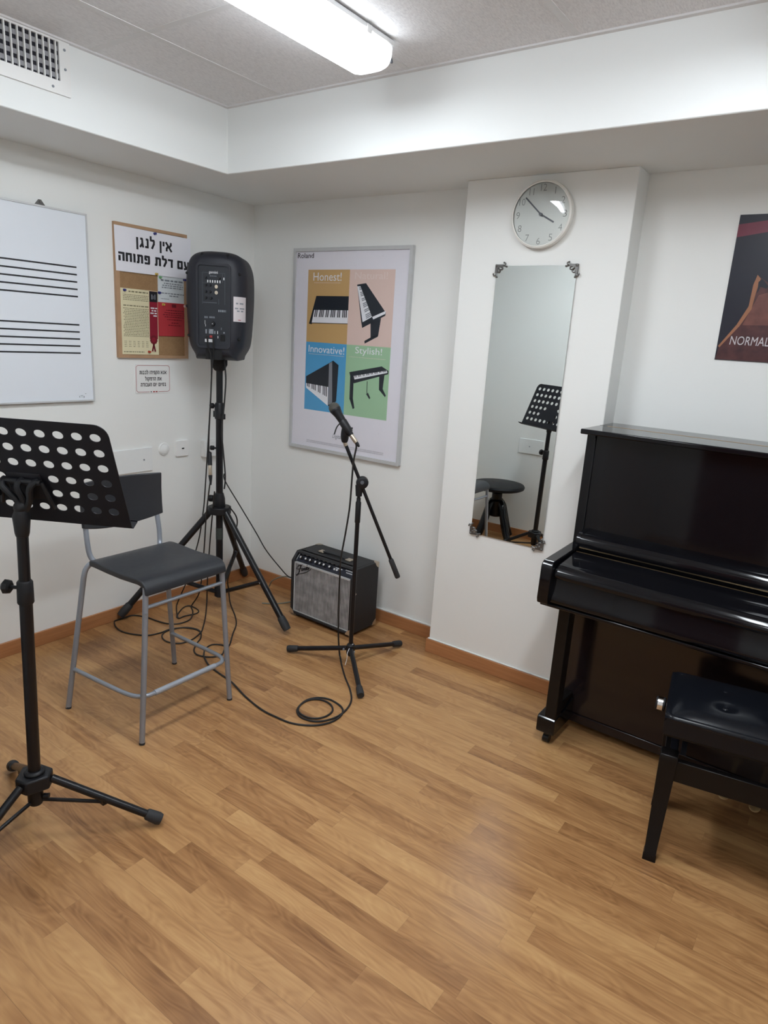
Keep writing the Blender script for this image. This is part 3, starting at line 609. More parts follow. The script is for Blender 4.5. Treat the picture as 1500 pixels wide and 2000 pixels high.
for yy, zz in ((-1.337, 2.335), (-1.337, 2.395), (-1.385, 2.270), (-1.70, 2.270)):
    obj('screw', MB().cyl((x0 + 0.008, yy, zz), (x0 + 0.0105, yy, zz), 0.0045, seg=10), 'grey_print', v)

# ---------------------------------------------------------------- whiteboard on the left wall
wb = thing('whiteboard', 'white board ruled with black music staves on the left wall', 'whiteboard', (0, -1.6, 1.133))
ye, ys = -1.0146, -2.21
obj('panel', MB().box(0.002, 0.016, ys, ye, 1.133, 1.943), 'wboard', wb)
fm_ = ring_into(MB(), ys, ye, 1.133, 1.943, 0.007, 0.007, 0.018, (0.002, 0, 0), LEFT)
obj('frame', fm_, 'alu_light', wb, bevel=0.0015)
for za in (1.716, 1.472):
    for i in range(5):
        z = za - 0.0308 * i
        obj('staff_line', MB().box(0.0155, 0.0166, ys + 0.05, -1.073, z - 0.0033, z + 0.0033), 'black_print', wb)
obj('hanging_bracket', MB().prism([(-1.236, 1.943), (-1.218, 1.966), (-1.208, 1.966), (-1.190, 1.943)], 'x', 0.001, 0.006).cyl((0.004, -1.213, 1.958), (0.010, -1.213, 1.958), 0.005, seg=10), 'pewter', wb)
mk = MB(); rects_into(mk, [(-1.090, 1.150, -1.087, 1.158), (-1.080, 1.152, -1.075, 1.155), (-1.070, 1.148, -1.066, 1.157), (-1.084, 1.158, -1.072, 1.160), (-1.062, 1.166, -1.056, 1.168)], (0.0163, 0, 0), LEFT, 0.0003)
obj('smudge', mk, 'grey_print', wb)

# ---------------------------------------------------------------- notice board with its papers
nb = thing('notice_board', 'small cork board with a pale wooden frame behind the speaker', 'notice board', (0, -0.678, 1.3316))
k0, k1, kz0, kz1 = -0.8816, -0.4736, 1.3316, 1.9379
obj('cork_panel', MB().box(0.001, 0.010, k0 + 0.01, k1 - 0.01, kz0 + 0.01, kz1 - 0.01), 'cork', nb)
obj('frame', ring_into(MB(), k0, k1, kz0, kz1, 0.021, 0.014, 0.015, (0.001, 0, 0), LEFT), 'oak_edge', nb, bevel=0.0015)
def sheet_of(name, pts, x, m, label, cat, group=None):
    t = thing(name, label, cat, (x, sum(p[0] for p in pts) / 4, min(p[1] for p in pts)), 0, group)
    mb = MB(); mb.prism(pts, 'x', x, x + 0.0006); obj('paper', mb, m, t)
    return t
s1 = sheet_of('paper_sign', [(-0.879, 1.725), (-0.455, 1.728), (-0.452, 1.921), (-0.883, 1.923)], 0.0165, 'paper', 'wide white paper sign with two lines of big black writing on the cork board', 'sign', 'papers on the cork board')
mb = MB()
heb_into(mb, 'אין לנגן', -0.769, -0.567, 1.8440, 0.042, (0.0173, 0, 0), LEFT, 0.23)
obj('lettering', mb, 'black_print', s1); mb = MB()
heb_into(mb, 'עם דלת פתוחה', -0.866, -0.466, 1.7710, 0.038, (0.0173, 0, 0), LEFT, 0.25)
obj('lettering', mb, 'black_print', s1)
rnd = random.Random(3)
s2 = sheet_of('paper_notice', [(-0.864, 1.348), (-0.652, 1.348), (-0.652, 1.652), (-0.860, 1.652)], 0.0112, 'cream', 'cream sheet of fine print with a crimson ribbon down its right side', 'notice', 'papers on the cork board')
mb = MB(); rr = []
rr += dashes(-0.815, -0.708, 1.636, 0.006, rnd)
for z in [1.622 - 0.0075 * i for i in range(4)]: rr += dashes(-0.845, -0.706, z, 0.003, rnd)
rr += dashes(-0.845, -0.706, 1.572, 0.005, rnd)
for z in [1.560 - 0.0075 * i for i in range(18)]: rr += dashes(-0.848 + rnd.random() * 0.01, -0.706, z, 0.003, rnd)
for i in range(6):
    for j in range(4): rr += dashes(-0.845 + 0.024 * i, -0.832 + 0.024 * i, 1.408 - 0.008 * j, 0.0025, rnd)
rr += dashes(-0.850, -0.735, 1.358, 0.004, rnd)
rects_into(mb, rr, (0.0118, 0, 0), LEFT); obj('lettering', mb, mat('olive_print', (0.20, 0.18, 0.10), 0.6), s2)
rb = MB().use('crimson'); poly_into(rb, [(-0.703, 1.425), (-0.656, 1.425), (-0.654, 1.650), (-0.701, 1.650)], (0.0118, 0, 0), LEFT, 0.0003)
rb.use('black_print'); poly_into(rb, [(-0.701, 1.600), (-0.655, 1.600), (-0.654, 1.649), (-0.7005, 1.649)], (0.0118, 0, 0), LEFT, 0.0006)
rb.use('p_grey'); rects_into(rb, [(-0.690, 1.612, -0.683, 1.635), (-0.680, 1.614, -0.676, 1.630), (-0.672, 1.612, -0.666, 1.636)], (0.0118, 0, 0), LEFT, 0.0009)
rb.use('white_print'); rects_into(rb, dashes(-0.695, -0.658, 1.568, 0.006, rnd) + dashes(-0.690, -0.658, 1.556, 0.006, rnd) + dashes(-0.697, -0.660, 1.544, 0.006, rnd) + dashes(-0.680, -0.660, 1.532, 0.006, rnd), (0.0118, 0, 0), LEFT, 0.0009)
rb.use('darkred'); ros = [(-0.681 + (0.0235 if k % 2 else 0.020) * math.cos(2 * PI * k / 24), 1.420 + (0.0235 if k % 2 else 0.020) * math.sin(2 * PI * k / 24)) for k in range(24)]
poly_into(rb, ros, (0.0118, 0, 0), LEFT, 0.0010)
rb.use('crimson'); poly_into(rb, [(-0.681 + 0.012 * math.cos(2 * PI * k / 20), 1.420 + 0.012 * math.sin(2 * PI * k / 20)) for k in range(20)], (0.0118, 0, 0), LEFT, 0.0013)
rb.use('darkred')
poly_into(rb, [(-0.684, 1.402), (-0.676, 1.402), (-0.686, 1.360), (-0.690, 1.366), (-0.696, 1.361)], (0.0118, 0, 0), LEFT, 0.0007)
poly_into(rb, [(-0.686, 1.402), (-0.678, 1.402), (-0.667, 1.359), (-0.671, 1.365), (-0.677, 1.360)], (0.0118, 0, 0), LEFT, 0.0007)
obj('ribbon_print', rb, None, s2)
s3 = sheet_of('paper_notice', [(-0.651, 1.602), (-0.478, 1.605), (-0.476, 1.729), (-0.651, 1.729)], 0.0122, mat('bluish_paper', (0.66, 0.70, 0.72), 0.6), 'small white typed notice pinned just above the red notice', 'notice', 'papers on the cork board')
mb = MB(); rr = []
for z, a, b, h in ((1.704, -0.632, -0.492, 0.008), (1.692, -0.615, -0.505, 0.005), (1.682, -0.625, -0.500, 0.005), (1.672, -0.628, -0.502, 0.005), (1.645, -0.632, -0.490, 0.005), (1.634, -0.585, -0.530, 0.005), (1.619, -0.635, -0.585, 0.003)):
    rr += dashes(a, b, z, h, rnd)
rects_into(mb, rr, (0.0128, 0, 0), LEFT); obj('lettering', mb, 'grey_print', s3)
s4 = sheet_of('paper_notice', [(-0.653, 1.440), (-0.458, 1.443), (-0.461, 1.605), (-0.654, 1.603)], 0.0134, 'redpaper', 'bright red notice pinned below the white typed notice on the cork board', 'notice', 'papers on the cork board')
mb = MB(); rr = [(-0.571, 1.582, -0.545, 1.598)]
for z, a, b in ((1.565, -0.605, -0.500), (1.553, -0.615, -0.495), (1.543, -0.625, -0.490), (1.533, -0.615, -0.495), (1.520, -0.600, -0.510), (1.505, -0.575, -0.530), (1.493, -0.595, -0.515)): rr += dashes(a, b, z, 0.004, rnd)
rects_into(mb, rr, (0.0140, 0, 0), LEFT); obj('lettering', mb, 'darkred', s4)
# push pins
def pin_mesh(mb, y, z, x):
    mb.lathe([(0.0062, 0), (0.0062, 0.002), (0.0030, 0.003), (0.0030, 0.008), (0.0052, 0.009), (0.0052, 0.012)], (x, y, z), (1, 0, 0), 14)
for y, z, x, m, lb in ((-0.667, 1.915, 0.0171, 'blue_pin', 'blue push pin at the top middle of the big white sign'),
                       (-0.663, 1.732, 0.0171, 'yellow_pin', 'yellow push pin at the bottom middle of the big white sign'),
                       (-0.638, 1.720, 0.0128, 'green_pin', 'green push pin in the top left corner of the white typed notice'),
                       (-0.493, 1.721, 0.0128, 'blue_pin', 'blue push pin in the top right corner of the white typed notice'),
                       (-0.838, 1.643, 0.0118, 'blue_pin', 'blue push pin in the top left corner of the cream sheet'),
                       (-0.646, 1.647, 0.0128, 'blue_pin', 'blue push pin at the left edge of the white typed notice'),
                       (-0.624, 1.593, 0.0140, 'yellow_pin', 'yellow push pin in the top left corner of the red notice'),
                       (-0.493, 1.594, 0.0140, 'white_pin', 'pale push pin near the top right corner of the red notice'),
                       (-0.711, 1.362, 0.0124, 'red_pin', 'red push pin at the bottom of the cream sheet')):
    mb = MB(); pin_mesh(mb, 0, 0, 0)
    o = obj('push_pin', mb, m); o.location = (x, y, z); tag(o, lb, 'push pin', 'push pins on the cork board')

# ---------------------------------------------------------------- plastic notice under the board
t = thing('wall_sign', 'small white plastic sign with a thin red border below the cork board', 'sign', (0, -0.683, 1.159))
mb = MB(); mb.prism(rrect(-0.788, -0.578, 1.158, 1.302, 0.010), 'x', 0.0, 0.003); obj('plate', mb, 'wplastic', t)
bo = flat_mesh([rrect(-0.782, -0.584, 1.164, 1.296, 0.014), rrect(-0.7802, -0.5858, 1.1658, 1.2942, 0.0125)], 0.0004)
mb = MB(); mb.merge(bo, frame_mtx((0.0035, 0, 0), *LEFT)); obj('border', mb, 'red_print', t)
mb = MB()
heb_into(mb, 'אנא הקפידו לכבות', -0.763, -0.603, 1.2520, 0.0165, (0.003, 0, 0), LEFT)
obj('lettering', mb, 'black_print', t); mb = MB()
heb_into(mb, 'את הרמקול', -0.731, -0.633, 1.2205, 0.0165, (0.003, 0, 0), LEFT)
obj('lettering', mb, 'black_print', t); mb = MB()
heb_into(mb, 'בסיום יום העבודה', -0.757, -0.607, 1.1920, 0.0165, (0.003, 0, 0), LEFT)
obj('lettering', mb, 'black_print', t)
mb = MB().use('wplastic'); rects_into(mb, [(-0.706, 1.162, -0.654, 1.168)], (0.0035, 0, 0), LEFT, 0.0005)
mb.use('red_print'); rects_into(mb, dashes(-0.686, -0.660, 1.162, 0.006, rnd), (0.0035, 0, 0), LEFT, 0.0008)
mb.use('black_print'); rects_into(mb, [(-0.700, 1.162, -0.695, 1.168)], (0.0035, 0, 0), LEFT, 0.0008)
obj('logo', mb, None, t)

# ---------------------------------------------------------------- electrical bits on the walls
def cover_plate(label, fm, wd, ht, hole, m='cover'):
    t = thing('cover_plate', label, 'cover plate', fm @ Vector((0, 0, 0)), 0, 'blank cover plates')
    mb = MB(); v8 = MB().box(-wd / 2, wd / 2, -ht / 2, ht / 2, 0, 0.008); mb.add([fm @ p for p in v8.v], v8.f)
    obj('plate', mb, m, t, bevel=0.002)
    mb = MB(); mb.cyl(fm @ Vector((hole[0], hole[1], 0.007)), fm @ Vector((hole[0], hole[1], 0.010)), 0.0045, seg=12); obj('screw', mb, 'grey_print', t)
cover_plate('large blank white cover plate on the left wall behind the bar stool', frame_mtx((0, -0.815, 0.823), *LEFT), 0.226, 0.122, (0.062, 0.0))
cover_plate('blank white cover plate seen only in the mirror, on the wall behind the music stand', frame_mtx((0.88, FY, 0.745), (-1, 0, 0), (0, 0, 1)), 0.20, 0.115, (0.012, 0.0))
t = thing('round_wall_plate', 'round white plastic cap on the left wall beside the square socket', 'wall plate', (0, -0.626, 0.865))
obj('rim', MB().lathe([(0.034, 0), (0.034, 0.004), (0.032, 0.007), (0.0285, 0.007), (0.0285, 0.004), (0.001, 0.004)], (0, -0.626, 0.865), (1, 0, 0), 36), 'wplastic', t)
obj('disc', MB().lathe([(0.028, 0), (0.028, 0.009), (0.024, 0.012), (0.001, 0.013)], (0, -0.626, 0.865), (1, 0, 0), 36), 'cover', t)
t = thing('wall_socket', 'square white wall socket with a small dark opening beside the round cap', 'socket', (0, -0.515, 0.860))
mb = MB(); mb.prism(rrect(-0.556, -0.474, 0.817, 0.903, 0.010), 'x', 0, 0.011); obj('plate', mb, 'wplastic', t, bevel=0.002)
obj('opening', MB().box(0.0105, 0.0118, -0.519, -0.504, 0.856, 0.863), 'dark', t)
t = thing('junction_box', 'small white junction box on the left wall behind the speaker pole', 'junction box', (0, -0.34, 0.845))
obj('box_body', MB().box(0, 0.035, -0.385, -0.295, 0.800, 0.890), 'wplastic', t, bevel=0.004)
obj('box_lid', MB().box(0.035, 0.040, -0.382, -0.298, 0.803, 0.887), 'cover', t, bevel=0.002)

# ---------------------------------------------------------------- framed poster with four pianos
P = D['poster']
t = thing('framed_poster', 'silver framed keyboard poster with orange, pink, blue and green panels on the back wall', 'poster', (0.70, 0, 0.873))
fx0, fx1, fz0, fz1 = 0.322, 1.080, 0.874, 1.930
obj('backing', MB().box(fx0 + 0.01, fx1 - 0.01, -0.014, -0.001, fz0 + 0.01, fz1 - 0.01), 'posterwhite', t)
fo = flat_mesh([[(fx0, fz0), (fx1, fz0), (fx1, fz1), (fx0, fz1)], [(fx0 + 0.017, fz0 + 0.017), (fx1 - 0.017, fz0 + 0.017), (fx1 - 0.017, fz1 - 0.017), (fx0 + 0.017, fz1 - 0.017)]], 0.021)
mb = MB(); mb.merge(fo, frame_mtx((0, -0.0115, 0), *BACK)); obj('frame', mb, 'alu', t, bevel=0.003)
PO = (0, -0.014, 0)
xa, xb, xc, za, zb, zc = 0.424, 0.7035, 0.983, 1.823, 1.4555, 1.094
for nm, m, r in (('orange_panel', 'p_orange', (xa, zb, xb, za)), ('pink_panel', 'p_pink', (xb, zb, xc, za)), ('blue_panel', 'p_blue', (xa, zc, xb, zb)), ('green_panel', 'p_green', (xb, zc, xc, zb))):
    mb = MB(); rects_into(mb, [r], PO, BACK, 0.0004); obj(nm, mb, m, t, label=nm.replace('_panel', '') + ' printed panel')
def lerp2(q, u, v):
    a = [q[0][i] * (1 - u) + q[1][i] * u for i in (0, 1)]; b = [q[3][i] * (1 - u) + q[2][i] * u for i in (0, 1)]
    return (a[0] * (1 - v) + b[0] * v, a[1] * (1 - v) + b[1] * v)
def keys_into(mb, q, n, dep, h, wid=0.55, along=True):
    k = 0
    for i in range(n):
        if i % 7 in (2, 6): continue
        u0 = (i + 1 - wid / 2) / n; u1 = (i + 1 + wid / 2) / n
        if u1 > 1: continue
        qq = [lerp2(q, u0, 0), lerp2(q, u1, 0), lerp2(q, u1, dep), lerp2(q, u0, dep)] if along else [lerp2(q, 1 - dep, u0), lerp2(q, 1, u0), lerp2(q, 1, u1), lerp2(q, 1 - dep, u1)]
        poly_into(mb, qq, PO, BACK, h)
def clip(pts, lo, hi): return [(min(max(p[0], lo), hi), p[1]) for p in pts]
mb = MB().use('p_black'); poly_into(mb, clip(P['k1body'], xa, xb), PO, BACK, 0.0007)
mb.use('p_white'); q = clip(P['k1keys'], xa, xb); poly_into(mb, q, PO, BACK, 0.0010); mb.use('p_black'); keys_into(mb, q, 21, 0.56, 0.0013, 0.6)
obj('keyboard_print', mb, None, t)
mb = MB().use('p_black'); [poly_into(mb, P[k], PO, BACK, 0.0007) for k in ('k2body', 'k2leg', 'k2foot')]
mb.use('p_white'); q = P['k2keys']; poly_into(mb, q, PO, BACK, 0.0010); poly_into(mb, P['k2end'], PO, BACK, 0.0009)
mb.use('p_grey'); keys_into(mb, q, 21, 0.58, 0.0013, 0.6, along=False)
obj('keyboard_print', mb, None, t)
mb = MB().use('p_black'); poly_into(mb, clip(P['k3body'], xa, 9), PO, BACK, 0.0007); poly_into(mb, P['k3end'], PO, BACK, 0.0008)
mb.use('p_grey'); poly_into(mb, P['k3endlight'], PO, BACK, 0.0010)
mb.use('p_white'); q = clip(P['k3keys'], xa, 9); poly_into(mb, q, PO, BACK, 0.0010); mb.use('p_black'); keys_into(mb, q, 14, 0.55, 0.0013, 0.5)
obj('keyboard_print', mb, None, t)
mb = MB().use('p_black'); [poly_into(mb, P[k], PO, BACK, 0.0007) for k in ('k4body', 'k4legl', 'k4footl', 'k4legr', 'k4footr', 'k4cord', 'k4pedal')]
mb.use('p_white'); q = P['k4keys']; poly_into(mb, q, PO, BACK, 0.0010); mb.use('p_black'); keys_into(mb, q, 28, 0.5, 0.0013, 0.5)
obj('keyboard_print', mb, None, t)
for word, box_, m_, kw in (('Honest!', P['t_hon'], 'p_white', {}), ('Innovative!', P['t_inn'], 'p_white', {}), ('Stylish!', P['t_sty'], 'p_white', {}), ('Natural!', P['t_nat'], 'p_pale', {}),
                           ('Roland', P['t_rol'], 'black_print', {'bold': 0.006}), ('Digital', (0.634, 0.953, 0.699, 0.982), 'p_grey', {'shear': 0.35})):
    mb = MB(); text_into(mb, word, box_, PO, BACK, **kw); obj('lettering', mb, m_, t)
for a_, b_, z_ in ((0.468, 0.645, 1.757), (0.445, 0.690, 1.392), (0.725, 0.955, 1.394)):
    mb = MB(); rects_into(mb, dashes(a_, b_, z_, 0.0028, rnd, .3, .6, 1.5), PO, BACK, 0.0008); obj('fine_print', mb, 'p_pale', t)
mb = MB(); rects_into(mb, dashes(0.449, 0.977, 0.914, 0.005, rnd, 0.1, .25, .9) + dashes(0.449, 0.977, 0.9225, 0.005, rnd, 0.1, .25, .9), PO, BACK, 0.0008); obj('fine_print', mb, 'fine_print', t)

# ---------------------------------------------------------------- clock
cx, cz, cr, yf = 1.762, 2.008, 0.1275, -PD
t = thing('wall_clock', 'round white wall clock with grey numerals on the pillar above the mirror', 'clock', (cx, yf, cz))
obj('case', MB().lathe([(cr - 0.010, 0.0), (cr - 0.002, 0.004), (cr, 0.018), (cr - 0.002, 0.028), (cr - 0.008, 0.032), (cr - 0.011, 0.031), (cr - 0.011, 0.022), (0.001, 0.022)], (cx, yf, cz), (0, -1, 0), 72), 'clockrim', t)
obj('face', MB().lathe([(cr - 0.0115, 0.0215), (cr - 0.0115, 0.0235), (0.001, 0.0235)], (cx, yf, cz), (0, -1, 0), 72), 'clockface', t)
mb = MB()
for h in range(1, 13):
    a = math.radians(90 - 30 * h); x = cx + 0.0985 * math.cos(a); z = cz + 0.0985 * math.sin(a)
    hw = {1: 0.0015, 11: 0.0095, 10: 0.0125, 12: 0.0120}.get(h, 0.0075)
    text_into(mb, str(h), (x - hw, z - 0.0125, x + hw, z + 0.0125), (0, yf - 0.0236, 0), BACK, bold=-0.012 if h not in (1,) else -0.01)
obj('numerals', mb, 'clocknum', t)
def hand(tip, w, yy, tail):
    a = Vector((cx, yy, cz)); b = Vector((tip[0], yy, tip[1])); d = (b - a).normalized(); n = Vector((d.z, 0, -d.x)); s = a - d * tail
    m = MB(); vs = [s + n * w, s - n * w, b - n * w, b + n * w]; m.add(vs + [p + Vector((0, 0.0012, 0)) for p in vs], [(0, 1, 2, 3), (4, 5, 6, 7), (0, 1, 5, 4), (1, 2, 6, 5), (2, 3, 7, 6), (3, 0, 4, 7)])
    return m
obj('hour_hand', hand((1.8185, 1.9775), 0.0030, yf - 0.0262, 0.010), 'clockhand', t)
obj('minute_hand', hand((1.692, 2.072), 0.0026, yf - 0.0285, 0.012), 'clockhand', t)
obj('hub', MB().cyl((cx, yf - 0.0235, cz), (cx, yf - 0.031, cz), 0.006, seg=18), 'clockhand', t)
gl = [((cr - 0.011) * math.cos(math.radians(k)), 0.030 + 0.006 * math.sin(math.radians(k))) for k in range(0, 91, 5)]
n_ = MB(); a_ = Vector((0, -1, 0))
pts = [Vector((cx, yf, cz)) + a_ * h for r, h in gl]; u_ = Vector((1, 0, 0)); w_ = Vector((0, 0, 1)); vs = []
for p, (r, h) in zip(pts, gl):
    for k in range(64): vs.append(p + (u_ * math.cos(2 * PI * k / 64) + w_ * math.sin(2 * PI * k / 64)) * max(r, 1e-4))
n_.add(vs, [(i * 64 + k, i * 64 + (k + 1) % 64, (i + 1) * 64 + (k + 1) % 64, (i + 1) * 64 + k) for i in range(len(gl) - 1) for k in range(64)])
obj('glass', n_, 'glass', t)

# ---------------------------------------------------------------- mirror
t = thing('wall_mirror', 'tall frameless mirror with ornate metal corners on the pillar', 'mirror', (1.756, -PD, 0.657))
mx0, mx1, mz0, mz1 = 1.583, 1.9285, 0.658, 1.820
obj('mirror_glass', MB().box(mx0, mx1, -PD - 0.006, -PD - 0.001, mz0, mz1), 'mirror', t)
for sx, sz, x, z in ((1, -1, mx0, mz1), (-1, -1, mx1, mz1), (1, 1, mx0, mz0), (-1, 1, mx1, mz0)):
    mb = MB(); Y_ = -PD - 0.009
    def q(a, b): return Vector((x + sx * a, Y_, z + sz * b))
    v8 = [(-0.005, -0.005), (0.030, -0.005), (0.030, 0.003), (0.012, 0.006), (0.006, 0.012), (0.003, 0.030), (-0.005, 0.030)]
    mb.add([q(*p) + Vector((0, 0.008, 0)) for p in v8] + [q(*p) + Vector((0, -0.002, 0)) for p in v8], [list(range(7)), list(range(7, 14))] + [(i, (i + 1) % 7, 7 + (i + 1) % 7, 7 + i) for i in range(7)])
    for pts_ in ([(0.006, 0.006), (0.016, 0.016), (0.026, 0.014), (0.026, 0.006), (0.018, 0.006)], [(0.006, 0.006), (0.016, 0.016), (0.014, 0.026), (0.006, 0.026), (0.006, 0.018)],
                 [(0.028, 0.000), (0.038, -0.002), (0.040, -0.010), (0.033, -0.012)], [(0.000, 0.028), (-0.002, 0.038), (-0.010, 0.040), (-0.012, 0.033)], [(0.028, 0.0), (0.044, 0.003)], [(0.0, 0.028), (0.003, 0.044)]):
        mb.tube(smooth_path([q(*p) for p in pts_], 4), 0.0024, 6)
    for p, r in (((0.044, 0.003), 0.004), ((0.003, 0.044), 0.004), ((0.033, -0.012), 0.0038), ((-0.012, 0.033), 0.0038), ((0.016, 0.016), 0.0045), ((0.0, 0.0), 0.006)): mb.ball(q(*p), r, 8)
    obj('corner_ornament', mb, 'pewter', t)

# ---------------------------------------------------------------- dark poster above the piano
t = thing('wall_poster', 'dark poster with a red band and silver capitals on the wall above the piano', 'poster', (2.75, 0, 1.499))
X0, X1 = 2.453, 3.05
obj('sheet', MB().box(X0, X1, -0.004, -0.001, 1.499, 2.001), 'p_navy', t)
NO = (0, -0.004, 0)
mb = MB(); poly_into(mb, [(X0, 1.926), (2.551, 1.941), (X1, 2.001), (2.80, 2.001), (2.54, 1.979), (X0, 1.969)], NO, BACK, 0.0003); obj('red_band', mb, 'p_redband', t)
mb = MB().use('cellist'); poly_into(mb, [(2.545, 1.797), (2.582, 1.772), (2.70, 1.80), (2.86, 1.78), (X1, 1.82), (X1, 1.499), (2.455, 1.501), (2.460, 1.545), (2.512, 1.623), (2.536, 1.688), (2.538, 1.765)], NO, BACK, 0.0004)
mb.use('figure_light'); poly_into(mb, [(2.560, 1.730), (2.590, 1.740), (2.70, 1.70), (2.70, 1.63), (2.525, 1.625)], NO, BACK, 0.0006)
mb.use('p_rim'); poly_into(mb, [(2.544, 1.799), (2.556, 1.786), (2.549, 1.737), (2.545, 1.681), (2.516, 1.621), (2.462, 1.543), (2.457, 1.548), (2.506, 1.626), (2.534, 1.691), (2.536, 1.765)], NO, BACK, 0.0008)
mb.use('p_navy'); poly_into(mb, [(2.551, 1.775), (2.562, 1.785), (2.585, 1.760), (2.580, 1.752), (2.560, 1.758), (2.553, 1.735)], NO, BACK, 0.0009)
obj('figure', mb, None, t)
mb = MB(); text_into(mb, 'NORMAL', (2.494, 1.555, 2.622, 1.586), NO, BACK, depth=0.0012, shear=0.08); obj('lettering', mb, 'p_text', t)
# ---------------------------------------------------------------- speaker stand in the corner
def V3(*a): return Vector(a)
sx, sy = 0.272, -0.487
t = thing('speaker_stand', 'black tripod stand in the corner carrying the loudspeaker', 'speaker stand', (sx, sy, 0))
obj('outer_pole', MB().cyl((sx, sy, 0.075), (sx, sy, 1.09), 0.0185, seg=24), 'blk_metal', t)
obj('inner_pole', MB().cyl((sx, sy, 1.09), (sx, sy, 1.40), 0.0165, seg=24), 'blk_metal', t)
obj('collar', MB().lathe([(0.0195, 0), (0.024, 0.005), (0.024, 0.075), (0.019, 0.085)], (sx, sy, 1.045), (0, 0, 1), 24).box(sx - 0.034, sx - 0.018, sy - 0.012, sy + 0.012, 1.055, 1.085).box(sx + 0.014, sx + 0.034, sy - 0.010, sy + 0.010, 1.048, 1.075), 'blk', t)
sidev = Vector((-0.8137, -0.5812, 0)); fr_ = Vector((0.5812, -0.8137, 0))
def knob(parent, p, d, r=0.014, ln=0.022, m='blk'):
    p = Vector(p); d = Vector(d).normalized()
    return obj('knob', MB().cyl(p, p + d * 0.02, 0.005, seg=10).lathe([(r * 0.7, 0), (r, 0.003), (r, ln - 0.004), (r * 0.75, ln)], p + d * 0.012, d, 14), m, parent)
c = V3(sx, sy, 0)
knob(t, c + V3(0, 0, 1.112) + sidev * 0.015, sidev)
knob(t, c + V3(0, 0, 0.897) + sidev * 0.012 + fr_ * 0.01, sidev, 0.012)
knob(t, c + V3(0, 0, 0.626) + sidev * 0.018, sidev, 0.018, 0.026)
hub = MB().lathe([(0.028, 0), (0.031, 0.01), (0.029, 0.055), (0.021, 0.085)], (sx, sy, 0.575), (0, 0, 1), 24)
hub.prism([(sx + 0.062 * math.cos(math.radians(a)), sy + 0.062 * math.sin(math.radians(a))) for a in range(0, 360, 30)], 'z', 0.548, 0.585)
obj('hub', hub, 'blk', t, bevel=0.004)
obj('grip_band', MB().cyl((sx, sy, 0.405), (sx, sy, 0.468), 0.0192, seg=24), mat('worn_label', (0.035, 0.045, 0.042), 0.6, var=0.5, scale=120), t)
obj('base_collar', MB().lathe([(0.02, 0), (0.027, 0.006), (0.027, 0.06), (0.021, 0.075)], (sx, sy, 0.075), (0, 0, 1), 20), 'blk', t)
for f in ((0.030, -0.930), (0.768, -0.476), (0.022, -0.066)):
    F0 = V3(f[0], f[1], 0.034); d = (V3(f[0], f[1], 0) - c); d.z = 0; d.normalize()
    top = c + d * 0.048 + V3(0, 0, 0.560); bx = (F0 - top).normalized()
    lg = obj('leg', MB().tube([top, F0 - bx * 0.04], 0.0168, 16), 'blk_metal', t)
    obj('rubber_foot', MB().tube([F0 - bx * 0.068, F0 - bx * 0.060, F0 - bx * 0.02, F0 + bx * 0.006], [0.0178, 0.0205, 0.0222, 0.019], 18), 'rubber', lg)
    mid = top + (F0 - top) * 0.585
    obj('brace', MB().tube([c + d * 0.026 + V3(0, 0, 0.108), mid - V3(0, 0, 0.012)], 0.0120, 10), 'blk_metal', t)
    obj('rivet', MB().cyl(mid - V3(0, 0, 0.012) + fr_ * 0.010, mid - V3(0, 0, 0.012) + fr_ * 0.019, 0.006, seg=10), 'grey_print', t)

# ---------------------------------------------------------------- loudspeaker (its back faces the room)
t = thing('loudspeaker', 'black moulded loudspeaker with its control panel facing the room, on the tripod stand', 'speaker', (sx, sy, 1.345), math.radians(36.5))
prof = [(0.0, 0.0), (0.116, 0.0), (0.122, 0.020), (0.147, 0.058), (0.159, 0.115), (0.168, 0.24), (0.170, 0.32), (0.167, 0.40), (0.156, 0.445), (0.135, 0.478), (0.100, 0.495), (0.05, 0.502), (0.0, 0.503)]
full = smooth_path([(a, 0, b) for a, b in prof[1:]], 3)
full = [(p.x, p.z) for p in full]; ring_ = full + [(-a, b) for a, b in full[-2::-1]]
def rg(y, ax, az): return [Vector((a * ax, y, 0.255 + (b - 0.255) * az)) for a, b in ring_]
mb = MB(); mb.loft([rg(0.155, 0.93, 0.96), rg(0.145, 0.985, 0.99), rg(0.12, 1, 1), rg(-0.045, 1, 1), rg(-0.075, 0.965, 0.975), rg(-0.100, 0.88, 0.94), rg(-0.118, 0.74, 0.885), rg(-0.124, 0.62, 0.83)])
obj('cabinet', mb, 'spk', t, local=True, smooth=50)
YB = -0.1245
fo = flat_mesh([rrect(-0.094, 0.094, 0.056, 0.443, 0.022), rrect(-0.083, 0.083, 0.068, 0.432, 0.014)], 0.012)
mb = MB(); mb.merge(fo, frame_mtx((0, YB - 0.002, 0), *BACK)); obj('panel_frame', mb, 'spk', t, local=True, bevel=0.003)
mb = MB(); mb.prism(rrect(-0.0835, 0.0835, 0.0675, 0.4325, 0.014), 'y', YB - 0.0008, YB + 0.001); pn = obj('control_panel', mb, 'spk_panel', t, local=True)
SO = (0, YB - 0.0008, 0)
def pc(u, v): return ((u - 585) * 0.000303 / 0.97, (1640 - v) * 0.000282 + 0.070)
def pr(u0, v0, u1, v1): a = pc(u0, v1); b = pc(u1, v0); return (a[0], a[1], b[0], b[1])
mb = MB().use('white_print'); text_into(mb, 'gemini', pr(505, 440, 655, 492), SO, BACK, bold=0.03)
mb.use('dim_print'); rects_into(mb, [pr(388, 470, 392, 970), pr(778, 470, 782, 970), pr(390, 468, 500, 472), pr(660, 468, 780, 472), pr(400, 940, 640, 950), pr(670, 880, 674, 970), pr(736, 480, 740, 620), pr(390, 632, 600, 635)], SO, BACK)
